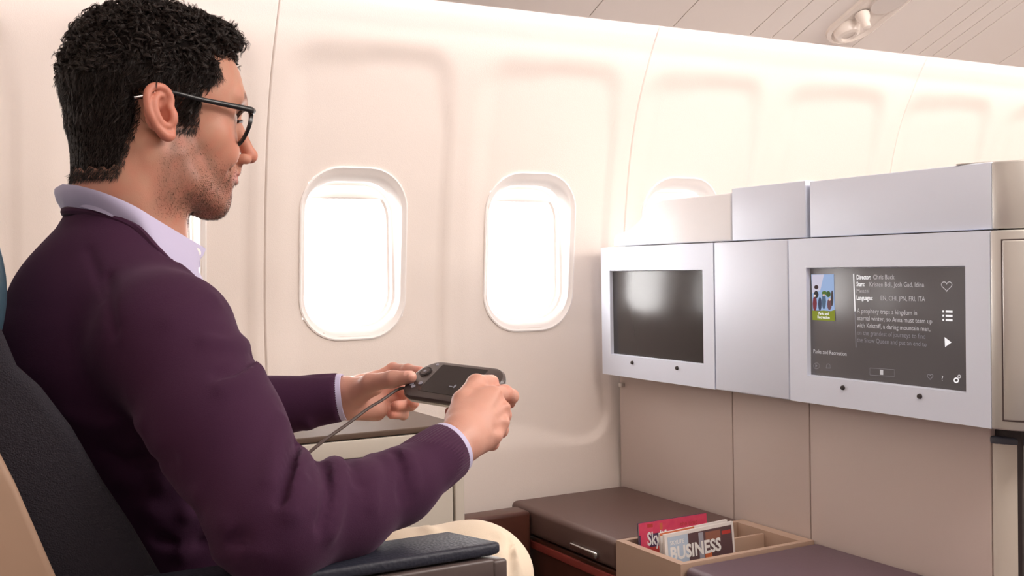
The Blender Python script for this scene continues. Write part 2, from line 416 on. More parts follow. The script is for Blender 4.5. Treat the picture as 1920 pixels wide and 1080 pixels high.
def text(name, s, size, o, xd, yd, m, parent, depth=0., align='LEFT', sx=1., shear=0., bold=0.):
    """flat lettering placed at o, reading along xd with its top towards yd"""
    cu = bpy.data.curves.new(name, 'FONT'); cu.body = s; cu.size = size; cu.align_x = align; cu.offset = bold; cu.shear = shear; cu.resolution_u = 3
    t = bpy.data.objects.new(name, cu); COL.objects.link(t)
    bpy.context.view_layer.update()
    me = bpy.data.meshes.new_from_object(t.evaluated_get(bpy.context.evaluated_depsgraph_get()))
    bpy.data.objects.remove(t)
    xd = np.array(xd, float); yd = np.array(yd, float); zd = np.cross(xd, yd)
    for v in me.vertices:
        p = np.array(o)+xd*v.co.x*sx+yd*v.co.y+zd*.0003; v.co = p
    me.materials.clear(); me.materials.append(m)
    ob = bpy.data.objects.new(name, me); COL.objects.link(ob)
    if parent: ob.parent = parent; ob.matrix_parent_inverse = parent.matrix_world.inverted()
    return ob

# the rest of the cabin round the camera: rear and forward bulkheads, aisle ceiling, far side
struct(box('wall_rear', -.78, -.70, -1.9, 2.40, 0, 2.25, m_wall, bevel=0))
struct(box('wall_front', 4.82, 4.90, -1.9, 2.40, 0, 2.25, m_wall, bevel=0))
struct(box('wall_aisle_side', -.78, 4.9, -1.98, -1.9, 0, 2.25, m_wall, bevel=0))
struct(prism('ceiling', [(1.1, cz(1.1)+.012), (.7, 2.18), (-1.9, 2.18), (-1.9, 2.21), (.7, 2.21), (1.1, cz(1.1)+.04)], 0, -.78, 4.9, m_ceil, bevel=0))

# ------------------------------------------------------------------ partition with monitors
PX = 1.64                                       # front face of the monitor band
k = PX/1.7
def yy(y): return y*k
def zq(z): return ZC+(z-ZC)*k
pt = thing('media_partition', 'silver partition wall with two monitors behind the footrest bench', 'partition', (1.8, 1.9, 0))
YR = 1.235
zt, zb = zq(1.103), zq(.742); 
def housing(name, y0, y1, m, extra=0., wrap=False):
    """front shell of a monitor section with the screen opening cut in"""
    return None
def frame_panel(name, y0, y1, z0, z1, hy0, hy1, hz0, hz1, x, dep, m, parent, rnd_l=.012, rnd_r=.012):
    """panel in the x = const plane with a rectangular screen opening"""
    bm = bmesh.new()
    outer = [(y0, z0), (y1, z0), (y1, z1), (y0, z1)]; inner = [(hy0, hz0), (hy1, hz0), (hy1, hz1), (hy0, hz1)]
    def ringv(pts, xx): return [bm.verts.new((xx, a, b)) for a, b in pts]
    B = ringv(outer, x+dep); A = ringv(outer, x); Cc = ringv(inner, x); D = ringv([(a+(.003 if a == hy0 else -.003), b+(.003 if b == hz0 else -.003)) for a, b in inner], x+.012)
    for R1, R2 in ((B, A), (A, Cc), (Cc, D)):
        for i in range(4): bm.faces.new((R1[i], R1[(i+1) % 4], R2[(i+1) % 4], R2[i]))
    bm.faces.new(B)
    return bm_obj(name, bm, m, parent, bevel=.005, seg=3, ang=40)
g = .0012
# left monitor section, centre section, right monitor section with the rounded aisle end
lh = frame_panel('monitor_housing', yy(2.084)+g, yy(2.584), zb, zt, yy(2.127), yy(2.541), zq(.800), zq(1.037), PX, .16, m_silver, pt)
box('center_panel', PX+.001, PX+.16, yy(1.825)+g, yy(2.084)-g, zb, zt, m_silver, pt, .003)
rh = frame_panel('monitor_housing', yy(1.303)+.0, yy(1.823)-g, zb, zt, yy(1.356), yy(1.768), zq(.8015), zq(1.0395), PX, .16, m_silver, pt)
def cornerbar(name, yc, z0, z1, R_, m, parent, x=PX, y_end=.9, wid=.16):
    """quarter-round end turning from the front face back along the aisle side"""
    pts = [(x+wid, yc), (x, yc)]
    for i in range(1, 13):
        a = math.radians(90*i/12); pts.append((x+R_-R_*math.cos(a), yc-R_*math.sin(a)))
    pts += [(x+wid, yc-R_)]
    return prism(name, pts, 2, z0, z1, m, parent, bevel=.003, ang=60)
cornerbar('rounded_end', yy(1.303), zb, zt, .085, m_champ, pt)
# inset panel on the rounded end
pts = []
def arc_pts(R_, a0, a1, n=10): return [(PX+.085-R_*math.cos(math.radians(a0+(a1-a0)*i/n)), yy(1.303)-R_*math.sin(math.radians(a0+(a1-a0)*i/n))) for i in range(n+1)]
o_ = arc_pts(.0875, 16, 88); i_ = arc_pts(.080, 16, 88)
prism('end_panel', o_+i_[::-1], 2, zb+.018, zt-.018, m_champ, pt, bevel=.002, ang=60)
o_ = arc_pts(.0858, 14.3, 90); i_ = arc_pts(.080, 12, 90)
prism('end_groove', o_+i_[::-1], 2, zb+.0158, zt-.0158, m_arm, pt, bevel=0)
# upper tier
zt2, zt1 = zq(1.224), zt+.0025
XT = PX+.006
box('upper_box', XT, XT+.15, yy(1.772)+.002, yy(2.020), zt1, zq(1.231), m_silver, pt, .002)
box('upper_box', XT+.002, XT+.15, yy(1.305), yy(1.763), zt1, zq(1.228), m_silver, pt, .002)
cornerbar('upper_rounded_end', yy(1.305), zt1, zq(1.228), .080, m_champ, pt, x=XT+.002)
cornerbar('upper_cap', yy(1.38), zq(1.228), zq(1.231), .10, m_champ, pt, x=XT+.0, wid=.15)
slope = [(yy(2.024), zt1), (yy(2.024), zq(1.221)), (yy(2.30), zq(1.221)), (yy(2.335), zq(1.214)), (yy(2.37), zq(1.195)), (yy(2.41), zq(1.168)), (yy(2.45), zq(1.150)), (yy(2.49), zq(1.142)), (yy(2.52), zq(1.136)), (yy(2.528), zq(1.125)), (yy(2.53), zt1)]
m_wshell = mat('white_shell', lin(252, 252, 255), .35)
prism('sloped_shroud', slope, 0, XT, XT+.15, m_wshell, pt, bevel=.004, ang=50)
box('upper_gap', XT+.02, XT+.14, yy(1.305), yy(2.5), zt-.002, zt1+.002, m_arm, pt, 0)
box('upper_gap', XT+.02, XT+.14, yy(1.760), yy(1.776), zt, zq(1.215), m_arm, pt, 0)
# screens
def screen(parent, y0, y1, z0, z1, m):
    return box('screen', PX+.009, PX+.014, y0, y1, z0, z1, m, parent, .001)
screen(lh, yy(2.127), yy(2.541), zq(.800), zq(1.037), m_screen)
sc = screen(rh, yy(1.356), yy(1.768), zq(.8015), zq(1.0395), m_panelglow)
def knob(parent, px, py):
    p = on(px, py, 0, PX); bm = bmesh.new()
    bmesh.ops.create_cone(bm, segments=16, radius1=.0052, radius2=.0042, depth=.005, cap_ends=True)
    bmesh.ops.rotate(bm, verts=bm.verts, matrix=Matrix.Rotation(math.radians(-90), 3, 'Y'))
    bmesh.ops.translate(bm, verts=bm.verts, vec=(PX-.002, p[1], p[2]))
    return bm_obj('lock_button', bm, m_dark, parent, bevel=.0008)
for p in ((1186, 680), (1270, 690)): knob(lh, *p)
for p in ((1581, 727), (1725, 743)): knob(rh, *p)
# screen contents (a lit menu page)
SX = PX+.0085
def sp(px, py): p = on(px, py, 0, SX); return p
XD, YD = (0, -1, 0), (0, 0, 1)
def stext(s, px, py, size, m=m_txt2, w_=1., bold=0., align='LEFT'):
    text('screen_lettering', s, size, sp(px, py), XD, YD, m, sc, sx=w_, bold=bold, align=align)
stext('Director:', 1606, 523.5, .0125, m_txt, .8, .0003); stext('Chris Buck', 1637, 523.5, .0128, m_txt2, .94)
stext('Stars:', 1606, 536.5, .0125, m_txt, .8, .0003); stext('Kristen Bell, Josh Gad, Idina', 1630, 537, .0128, m_txt2, .93)
stext('Menzel', 1606, 549, .0128, m_txt2, .93)
stext('Languages:', 1606, 562, .0125, m_txt, .8, .0003); stext('EN, CHI, JPN, FRI, ITA', 1651, 563, .0128, m_txt2, .90)
for i, (s, mm) in enumerate([('A prophecy traps a kingdom in', m_txt2), ('eternal winter, so Anna must team up', m_txt2), ('with Kristoff, a daring mountain man,', m_txt2), ('on the grandest of journeys to find', m_txt3), ('the Snow Queen and put an end to', m_txt3)]):
    stext(s, 1607, 586.5+i*13.6, .0132, mm, .91)
stext('Parks and Recreation', 1525, 662, .0122, m_txt2, .90)
stext('?', 1765, 714, .0145, m_txt2)
def spoly(name, pts, m, dx=.0):
    bm = bmesh.new(); bm.faces.new([bm.verts.new((SX+dx, *sp(*p)[1:])) for p in pts]); return bm_obj(name, bm, m, sc)
def sline(name, pts, w_, m, closed=False):
    P = [sp(*p) for p in pts]
    if closed: P.append(P[0])
    bm = bmesh.new()
    for a, b in zip(P[:-1], P[1:]):
        d = b-a; d /= np.linalg.norm(d)+1e-9; nrm = np.array([0, -d[2], d[1]])*w_/2; a2, b2 = a-d*w_*.3, b+d*w_*.3
        bm.faces.new([bm.verts.new(tuple(q)) for q in (a2+nrm, a2-nrm, b2-nrm, b2+nrm)])
    return bm_obj(name, bm, m, sc)
sline('scroll_bar', [(1600.5, 514), (1603, 583)], .0032, m_txt); sline('scroll_bar', [(1603, 584), (1605, 651)], .002, m_txt3)
def heart(cx, cy, s): return [(cx+s*.062*16*math.sin(t)**3, cy-s*.062*(13*math.cos(t)-5*math.cos(2*t)-2*math.cos(3*t)-math.cos(4*t))) for t in np.linspace(0, 2*math.pi, 28, endpoint=False)]
sline('heart_icon', heart(1775, 536, 10), .0013, m_txt2, True); sline('heart_icon', heart(1744, 706, 5.5), .001, m_txt3, True)
for i in range(3):
    y = 582+i*8; spoly('list_icon', [(1767, y), (1770, y), (1770, y+3.6), (1767, y+3.6)], m_txt); spoly('list_icon', [(1773, y), (1786, y+.5), (1786, y+4.3), (1773, y+3.8)], m_txt)
spoly('play_icon', [(1771, 632), (1784, 642), (1772, 651)], m_txt)
circ = lambda cx, cy, r, n=14: [(cx+r*math.cos(2*math.pi*i/n), cy+r*math.sin(2*math.pi*i/n)) for i in range(n)]
sline('gear_icon', circ(1793, 713, 4), .0024, m_txt, True); sline('gear_icon', circ(1798.5, 706, 2.6), .002, m_txt2, True)
sline('circle_icon', circ(1531, 686, 5.5), .0008, m_txt3, True); spoly('circle_icon', [(1529, 683), (1533, 686), (1529, 689)], m_txt3)
sline('bell_icon', [(1549, 690), (1550, 684), (1553, 682), (1556, 684), (1557, 690)], .0009, m_txt3, True)
sline('button_icon', [(1631, 690), (1677, 693), (1677, 706), (1631, 703)], .0006, m_txt3, True)
spoly('button_icon', [(1650, 693), (1656, 693.5), (1656, 703), (1650, 702.5)], m_txt2)
def flat(name, r, g_, b): return emit(name, lin(r, g_, b), .85)
spoly('poster_picture', [(1521, 514.5), (1563.5, 514), (1565, 583), (1524, 582)], flat('poster_sky', 150, 170, 205))
spoly('poster_picture', [(1522, 515), (1545, 514.6), (1538, 545), (1523, 550)], flat('poster_cloud', 196, 190, 206), -.0002)
for i, (x, y, w_, h_, c) in enumerate([(1524, 560, 8, 30, (120, 60, 66)), (1526, 548, 9, 14, (64, 60, 60)), (1534, 562, 7, 26, (70, 74, 92)), (1541, 556, 8, 30, (84, 100, 120)), (1549, 548, 9, 12, (74, 94, 60)), (1551, 564, 9, 22, (110, 80, 84)), (1558, 550, 5, 30, (80, 70, 70)), (1527, 536, 8, 8, (70, 56, 56)), (1541, 547, 10, 8, (86, 110, 60)), (1554, 560, 4, 5, (214, 180, 160)), (1543, 552, 4, 5, (214, 180, 160)), (1526, 553, 4, 5, (226, 200, 190))]):
    e = [(x+w_/2+w_/2*math.cos(t), y+h_/2*math.sin(t)+h_*.3) for t in np.linspace(0, 2*math.pi, 10, endpoint=False)]
    spoly('poster_figure', e, flat('poster_c%d' % i, *c), -.0003-.00003*i)
spoly('poster_banner', [(1523.5, 582), (1535, 583.5), (1545, 582), (1556, 584), (1565.5, 581), (1566, 602), (1524, 600)], flat('poster_green', 128, 134, 52), -.0008)
text('poster_lettering', 'Parks and', .0075, sp(1545, 590)-np.array([.001, 0, 0]), XD, YD, m_txt, sc, align='CENTER', bold=.0002)
text('poster_lettering', 'Recreation', .0080, sp(1545, 597)-np.array([.001, 0, 0]), XD, YD, m_txt, sc, align='CENTER', bold=.0002)
# base panels under the band
BX = 1.70
ye = [1.236, 1.303, 1.763, 2.020, 2.495]
for a, b in ((1.303, 1.763), (1.763, 2.020), (2.020, 2.500)):
    box('base_panel', BX, BX+.08, a+.0014, b-.0014, .0, zb+.006, m_base, pt, .002)
box('base_core', BX+.012, BX+.07, 1.25, 2.50, .002, zb+.004, m_dark, pt, 0)
pts = [(BX+.14, 1.3016), (BX, 1.3016)]+[(BX+.085-.085*math.cos(math.radians(90*i/10)), 1.3016-.085*math.sin(math.radians(90*i/10))) for i in range(1, 11)]+[(BX+.14, 1.3016-.085)]
prism('base_corner', pts, 2, 0, zb-.03, m_cab, pt, bevel=.002, ang=60)
pts = [(BX+.16, 1.306), (BX-.002, 1.306)]+[(BX+.088-.090*math.cos(math.radians(90*i/10)), 1.306-.092*math.sin(math.radians(90*i/10))) for i in range(1, 11)]+[(BX+.16, 1.306-.092)]
prism('rubber_bumper', pts, 2, zb-.038, zb-.024, mat('bumper', lin(72, 76, 86), .4), pt, bevel=.004, ang=60)
p = on(1164, 722, 0, 1.69); box('hinge', BX-.012, BX, p[1]-.004, p[1]+.010, p[2]-.006, p[2]+.006, m_champ, pt, .002)

# ------------------------------------------------------------------ footrest bench
bt = .44
be = thing('footrest_bench', 'dark brown footrest bench along the bottom of the monitor partition', 'bench', (1.5, 1.7, 0))
bx0 = 1.335
box('bench_base', bx0+.012, BX-.003, .95, 2.43, .0, bt-.075, m_bench, be, .004)
box('red_trim_strip', bx0+.006, bx0+.013, .95, 2.40, bt-.105, bt-.086, m_red, be, .002)
def cushion(name, y0, y1, m, x0=bx0, z0=bt-.07, z1=bt):
    return box(name, x0, BX-.003, y0, y1, z0, z1, m, be, .014, 5)
cushion('bench_cushion', 1.985, 2.478, m_pad)
cushion('bench_cushion', .95, 1.742, m_pad2)
# latch bar on the front
l0, l1 = on(1068, 1022, 0, bx0-.008), on(1118, 1044, 0, bx0-.008)
box('latch_handle', bx0-.010, bx0+.004, l1[1], l0[1], (l0[2]+l1[2])/2-.008, (l0[2]+l1[2])/2+.008, m_chrome, be, .004)
# side console continuing towards the cabinet
box('bench_side_console', 1.0, bx0-.004, 2.36, 2.432, 0, bt-.005, m_bench, be, .01, 4)
# magazine tray
def tray():
    bm = bmesh.new()
    x0, x1, y0, y1, z0, z1 = bx0-.004, BX-.006, 1.747, 1.980, .30, bt+.003
    O_ = [(x0, y0), (x1, y0), (x1, y1), (x0, y1)]
    def r(pts, z): return [bm.verts.new((a, b, z)) for a, b in pts]
    t = .014
    In = [(x0+.018, y0+t), (x1-.03, y0+t), (x1-.03, y1-t), (x0+.018, y1-t)]
    R1, R2, R3, R4 = r(O_, z0), r(O_, z1), r(In, z1), r(In, z0+.03)
    for A, B in ((R1, R2), (R2, R3), (R3, R4)):
        for i in range(4): bm.faces.new((A[i], A[(i+1) % 4], B[(i+1) % 4], B[i]))
    bm.faces.new(R4); bm.faces.new(R1[::-1])
    return bm_obj('magazine_tray', bm, m_tray, be, bevel=.003)
tr = tray()
box('tray_lining', bx0+.02, BX-.04, 1.763, 1.964, .331, .350, m_red, tr, .004)
box('tray_divider', BX-.20, BX-.036, 1.872, 1.880, .33, bt-.004, m_tray, tr, .001)

# magazines standing in the tray, covers towards the aisle
def magazine(label, px, hgt, y, tilt, cover, title, tcol, lean=0., group='magazines in the tray', w_=.195, extra=None):
    """px = pixels of the top left corner; stands in the tray in the x direction"""
    tl = on(px[0], px[1], 1, y); tr_ = on(px[2], px[3], 1, y)
    xd = tr_-tl; W = np.linalg.norm(xd); xd /= W
    yd = np.cross(np.array([0, -1, 0]), xd); yd /= np.linalg.norm(yd); yd = yd if yd[2] > 0 else -yd
    yd = yd+np.array([0, lean, 0]); yd /= np.linalg.norm(yd)
    zd = np.cross(xd, yd)                                            # towards the viewer side
    H = hgt
    t = thing('magazine', label, 'magazine', tuple(tl-yd*H+xd*W/2), group)
    def quad(name, u0, u1, v0, v1, d0, d1, m, par=t, b=0.):
        bm = bmesh.new(); vs = []
        for d in (d0, d1):
            for u, v in ((u0, v0), (u1, v0), (u1, v1), (u0, v1)): vs.append(bm.verts.new(tuple(tl+xd*u-yd*v+zd*d)))
        for f in ((0, 1, 2, 3), (4, 5, 6, 7), (0, 1, 5, 4), (1, 2, 6, 5), (2, 3, 7, 6), (3, 0, 4, 7)): bm.faces.new([vs[i] for i in f])
        return bm_obj(name, bm, m, par, bevel=b)
    quad('pages', 0.0015, W-.001, .001, H, -.0045, -.0004, m_paper)
    cv_ = quad('cover', 0, W, 0, H, -.0004, .0004, cover)
    quad('back_cover', 0, W, 0, H, -.0053, -.0045, cover)
    def patch(name, u0, u1, v0, v1, m, lift=.0006): return quad(name, u0*W, u1*W, v0, v1, lift-.0001, lift, m, cv_)
    def tx(s, u, v, size, m, sx=1., bold=0., rot=0.):
        text('cover_lettering', s, size, tl+xd*u*W-yd*v+zd*.0009, xd, yd, m, cv_, sx=sx, bold=bold)
    extra(patch, tx)
    return t
m_navy = mat('navy_print', lin(74, 48, 84), .4); m_pink = mat('pink_print', lin(206, 40, 96), .4); m_redp = mat('red_print', lin(190, 66, 60), .4)
add_bump(m_pink, 60, .00001, .1, mix=lin(230, 90, 110))
m_bluep = mat('pale_blue_print', lin(186, 202, 220), .4); m_dkp = mat('dark_print', lin(96, 72, 76), .4); m_org = mat('orange_print', lin(208, 112, 70), .4); m_grp = mat('grey_print', lin(160, 160, 172), .4)
m_tan = mat('tan_print', lin(150, 100, 84), .4); m_lbl = mat('purple_print', lin(110, 90, 150), .4)
def e1(patch, tx):
    patch('cover_picture', 0, 1, .0, .026, m_pink); patch('cover_picture', .02, .14, .016, .075, m_pink, .0007)
    patch('cover_picture', .1, .5, .055, .09, m_redp, .0007)
    patch('cover_picture', .12, .2, .004, .012, m_redp, .0008); patch('cover_picture', .3, .34, .006, .020, m_org, .0008)
    tx('Skylife', .11, .050, .040, m_white, .62, .001); tx('the time', .60, .020, .015, m_redp, .95)
def e2(patch, tx): patch('cover_picture', .0, .5, .0, .006, m_org)
def e3(patch, tx):
    patch('cover_picture', .04, .97, .007, .12, m_dkp); patch('cover_picture', .04, .33, .007, .12, m_bluep, .0007)
    patch('cover_picture', .48, .55, .010, .085, m_grp, .0007); patch('cover_picture', .58, .80, .012, .030, m_tan, .0007)
    patch('cover_picture', .56, .66, .055, .085, m_org, .0007); patch('cover_picture', .50, .58, .07, .09, m_lbl, .0008)
    patch('cover_picture', .82, .95, .016, .024, m_redp, .0008)
    tx('SKYLIFE', .07, .024, .012, m_white, .9, .0002); tx('BUSINESS', .06, .056, .0385, m_white, .85, .0013)
magazine('pink and navy travel magazine, rearmost in the beige tray', (1197, 982, 1324, 962), .128, 1.935, 0, m_navy, '', None, .06, extra=e1)
magazine('magazine mostly hidden, orange-edged, tucked directly behind the white-framed business magazine', (1237, 1000, 1363, 974), .122, 1.862, 0, m_paper, '', None, .06, extra=e2)
magazine('white-framed magazine titled BUSINESS, frontmost in the beige tray', (1245, 1003, 1374, 977), .118, 1.832, 0, m_paper, '', None, .06, extra=e3)

# ------------------------------------------------------------------ side cabinet under the windows
cb = thing('side_cabinet', 'low beige cabinet with a taupe top below the windows, behind the hands', 'cabinet', (.6, 2.3, 0))
cy0, cx1, ct = 2.05, .992, .722
box('cabinet_body', .0, cx1, cy0+.012, 2.50, 0, ct-.012, m_cab, cb, .003)
box('cabinet_top', -.02, cx1-.002, cy0+.004, 2.505, ct-.012, ct, m_cabtop, cb, .003)
box('top_rail', .0, cx1-.004, cy0, cy0+.014, ct-.050, ct-.014, m_cab, cb, .002)
box('door', .06, cx1-.024, cy0, cy0+.014, .06, ct-.056, m_cab, cb, .002)
box('corner_post', cx1-.020, cx1+.002, cy0-.002, cy0+.02, .0, ct-.054, m_cab, cb, .003)
box('door_gap', .02, cx1-.006, cy0+.008, cy0+.0125, .04, ct-.013, m_dark, cb, 0)

#BODYMARK
# ------------------------------------------------------------------ the seated man
HO = np.array([.254, 1.346, 1.229]); HR = rotz(12)              # head frame: x forward, y left, z up
def H(x, y, z): return HR@np.array([x, y, z])+HO                 # local -> world
def side(px, py, y): # point on the head's side plane y (local), as local coords
    n = HR@np.array([0, 1., 0]); o = HO+n*y; q = ray(px, py); p = CC+q*(np.dot(o-CC, n)/np.dot(q, n)); return (p-HO)@HR
person = thing('person', 'person with curly dark hair, plum sweater and cream trousers, sitting and holding a handset', 'person', (.3, 1.35, 0))

# --- head (local coordinates)
head = G(T=(HR, HO))
A_ = head.add
A_(ell((-.002, 0, .050), (.101, .075, .080)))
A_(ell((.044, 0, .040), (.052, .053, .052)), .022)
A_(ell((.036, 0, -.020), (.056, .056, .080)), .03)
for s in (-1, 1):
    A_(rc((-.006, s*.050, -.045), (.010, s*.049, -.072), .017, .014), .035)
    A_(rc((.010, s*.050, -.074), (.058, s*.018, -.095), .014, .013), .022)
A_(ell((.067, 0, -.094), (.0185, .018, .0175)), .016)
A_(ell((.066, 0, -.060), (.028, .023, .030)), .018)
for s in (-1, 1):
    A_(ell((.046, s*.042, -.014), (.022, .018, .020)), .016)     # cheekbone
    A_(ell((.066, s*.030, -.032), (.018, .016, .016)), .016)     # raised cheek of the smile
    A_(rc((.100, s*.008, .033), (.078, s*.043, .036), .010, .009), .014)
for s in (-1, 1):
    A_(ell((.100, s*.033, .011), (.021, .023, .0145)), .014, 's')
    A_(ell((.0725, s*.0305, .010), (.012, .0125, .012)), .002)
    # lids
    A_(rc((.0820, s*.018, .0165), (.0775, s*.034, .0170), .0030, .0032), .003); A_(rc((.0775, s*.034, .0170), (.0655, s*.0465, .0095), .0032, .0026), .003)
    A_(rc((.0820, s*.019, .0035), (.0770, s*.034, .0025), .0032, .0032), .003); A_(rc((.0770, s*.034, .0025), (.0655, s*.0465, .0065), .0032, .0024), .003)
    A_(rc((.0640, s*.0475, .0040), (.0500, s*.0530, .0010), .0007, .0007), .004, 's'); A_(rc((.0640, s*.0475, .0075), (.0520, s*.0530, .0075), .0007, .0007), .004, 's')
A_(rc((.0945, 0, .018), (.1155, 0, -.028), .0070, .0090), .010)
A_(ell((.1185, 0, -.0315), (.0085, .0095, .0085)), .006)
for s in (-1, 1): A_(ell((.1035, s*.0115, -.0365), (.0100, .0062, .0068)), .005)
for s in (-1, 1): A_(rc((.100, s*.0100, -.0432), (.111, s*.0068, -.0425), .0020, .0026), .002, 's')
A_(rc((.098, 0, -.042), (.096, 0, -.050), .008, .008), .006)
# lips, corners pulled up in a smile
for s in (-1, 1):
    A_(rc((.0955, s*.004, -.0550), (.0750, s*.025, -.0535), .0050, .0024), .003)
    A_(rc((.0920, s*.003, -.0650), (.0740, s*.024, -.0565), .0068, .0030), .003)
    A_(rc((.1025, s*.002, -.0590), (.0725, s*.0285, -.0535), .0011, .0007), .0016, 's')
    A_(rc((.094, s*.019, -.036), (.073, s*.036, -.056), .002, .002), .009, 's')  # smile fold
A_(rc((.094, -.012, -.0765), (.094, .012, -.0765), .004, .004), .010, 's')
# neck
A_(rc((-.040, 0, -.030), (-.036, 0, -.175), .056, .060), .03)
A_(ell((-.040, 0, -.085), (.048, .060, .07)), .03)
A_(rc((-.062, 0, -.02), (-.062, 0, -.17), .026, .030), .03)
for s in (-1, 1): A_(rc((-.040, s*.056, -.030), (.005, s*.022, -.150), .012, .011), .022)
A_(ell((.015, 0, -.125), (.012, .010, .014)), .02)
# --- ears
def ear(s, sc=.87):
    a = math.radians(3); e1 = np.array([math.cos(a), -s*math.sin(a), 0]); e2 = np.array([math.sin(a), s*math.cos(a), 0]); e3 = np.array([-.16, 0, 1.]); e3 /= np.linalg.norm(e3)
    o = np.array([-.031, s*.0805, .003])
    E = lambda u, v, n=0.: o+e1*u*1.08*sc+e3*v*sc+e2*n
    g = G()
    def chain(pts, rs, k=.003, n=4):
        Q_ = spline([np.append(E(*p), r_) for p, r_ in zip(pts, rs)], n)
        for p, q in zip(Q_[:-1], Q_[1:]): g.add(rc(p[:3], q[:3], p[3], q[3]), k)
    R3 = np.stack([e1, e2, e3], 1)
    g.add(ell(E(-.003, .005, -.004), (.0165, .0034, .026), R3), .003)               # back plate
    hel = [(.004, -.001, -.001), (.010, .007, .000), (.0145, .017, -.001), (.0135, .026, -.001), (.007, .0325, .000), (-.003, .0335, .002), (-.012, .029, .003), (-.0175, .019, .004), (-.0190, .007, .004), (-.0175, -.005, .004), (-.0135, -.015, .003), (-.008, -.024, .002), (-.001, -.0305, .001), (.005, -.030, .000), (.0085, -.0245, -.001)]
    chain(hel, [.0018, .0024, .0030, .0033, .0034, .0034, .0033, .0032, .0031, .0031, .0033, .0040, .0048, .0046, .0036])
    chain([(.006, .022, -.001), (-.002, .022, .000), (-.0085, .014, .002), (-.0105, .004, .0025), (-.009, -.006, .0025), (-.004, -.014, .002), (.003, -.0175, .001), (.0095, -.013, .001)], [.0014, .0024, .0032, .0035, .0035, .0034, .0028, .0026], .004)
    chain([(.0125, .006, -.001), (.0125, -.001, .001), (.0115, -.008, .001), (.0095, -.013, .001)], [.0028, .0038, .0040, .0026], .004)
    g.add(ell(E(.001, -.004, -.0005), (.0072, .006, .0105), R3), .003, 's')
    g.add(ell(E(.002, .011, .0005), (.0045, .003, .006), R3), .003, 's')
    g.add(rc(E(.011, -.018, -.008), E(.012, .014, -.008), .007, .007), .006)
    return g
head.add(ear(-1), .004); head.add(ear(1), .004)

# --- hands: joints given as pixel + distance, which fixes them in space
def chain(g, J, R_, k=.004):
    for p, q, a, b in zip(J[:-1], J[1:], R_[:-1], R_[1:]): g.add(rc(p, q, a, b), k)
def hand(wr, mcps, fingers, thumb, palm_c, fore, rw=.020):
    g = G()
    pal = G()
    for i, m_ in enumerate(mcps): pal.add(rc(wr+(m_-wr)*.10+(m_-np.mean(mcps, axis=0))*.25, m_, .0175, .0125), .014)
    back = np.cross(mcps[0]-wr, mcps[-1]-wr); back /= np.linalg.norm(back); back *= np.sign(back@(mcps[1]-fingers[1][2])) or 1
    for i, m_ in enumerate(mcps):
        pal.add(ell(m_+back*.0100, (.0090,)*3), .005); pal.add(rc(wr*.55+m_*.45+back*.0160, m_+back*.0140, .0022, .0040), .005)
    for a, b in zip(mcps[:-1], mcps[1:]): pal.add(rc((a+b)/2+back*.019, (a+b)/2*.72+wr*.28+back*.021, .0045, .003), .009, 's')
    for a, b in zip(mcps[:-1], mcps[1:]): pal.add(rc(wr*.45+(a+b)/2*.55, (a+b)/2, .0145, .0105), .012)
    pal.add(rc(fore, wr, .0235, rw+.003), .016)
    for c, r_ in palm_c: pal.add(rc(c[0], c[1], r_, r_*.85), .016)
    g.add(pal)
    for f, fs in zip(fingers, (1, 1.02, .96, .84)):
        fg = G(); chain(fg, f, [.0108*fs, .0094*fs, .0085*fs, .0074*fs], .003)
        fg.add(ell(f[1], (.0103*fs,)*3), .003); fg.add(ell(f[2], (.0090*fs,)*3), .003)
        g.add(fg, .004)
    t = G(); chain(t, thumb, [.0165, .0122, .0112, .0088], .006); g.add(t, .009)
    return g
P3 = lambda L_: [at(*p) for p in L_]
# right hand (towards the viewer): back of the hand seen, thumb over the handset, fingers under it
R_wr = at(860, 826, 1.215)
R_mcp = P3([(916, 744, 1.285), (932, 770, 1.280), (930, 797, 1.268), (914, 822, 1.252)])
R_f = [[R_mcp[0]]+P3([(946, 737, 1.325), (959, 743, 1.350), (956, 755, 1.372)]),
       [R_mcp[1]]+P3([(943, 778, 1.330), (908, 785, 1.372), (845, 772, 1.400)]),
       [R_mcp[2]]+P3([(938, 806, 1.315), (908, 808, 1.352), (878, 796, 1.368)]),
       [R_mcp[3]]+P3([(922, 831, 1.290), (898, 828, 1.325), (874, 817, 1.335)])]
R_th = P3([(861, 785, 1.245), (868, 752, 1.268), (893, 720, 1.300), (922, 716, 1.335)])
R_hand = hand(R_wr, R_mcp, R_f, R_th, [((at(872, 800, 1.235)), (at(905, 760, 1.275)), .017)] and [((at(872, 800, 1.235), at(905, 758, 1.272)), .017)], at(828, 855, 1.188), .018)
# left hand: palm seen, thumb on top, fingertips curling back under the handset
L_wr = at(640, 744, 1.515)
L_mcp = P3([(702, 712, 1.565), (712, 728, 1.580), (712, 749, 1.580), (704, 765, 1.568)])
L_f = [[L_mcp[0]]+P3([(737, 693, 1.572), (765, 694, 1.545), (788, 697, 1.520)]),
       [L_mcp[1]]+P3([(752, 731, 1.580), (772, 745, 1.553), (776, 756, 1.525)]),
       [L_mcp[2]]+P3([(757, 752, 1.575), (770, 759, 1.548), (742, 761, 1.512)]),
       [L_mcp[3]]+P3([(744, 771, 1.562), (756, 777, 1.540), (734, 777, 1.512)])]
L_th = P3([(668, 738, 1.500), (694, 718, 1.478), (736, 711, 1.458), (769, 707, 1.448)])
L_hand = hand(L_wr, L_mcp, L_f, L_th, [((at(658, 735, 1.505), at(700, 722, 1.50)), .018), ((at(655, 762, 1.52), at(706, 770, 1.55)), .017)], L_wr*.72+np.array([.27, 1.57, .842])*.28, .018)

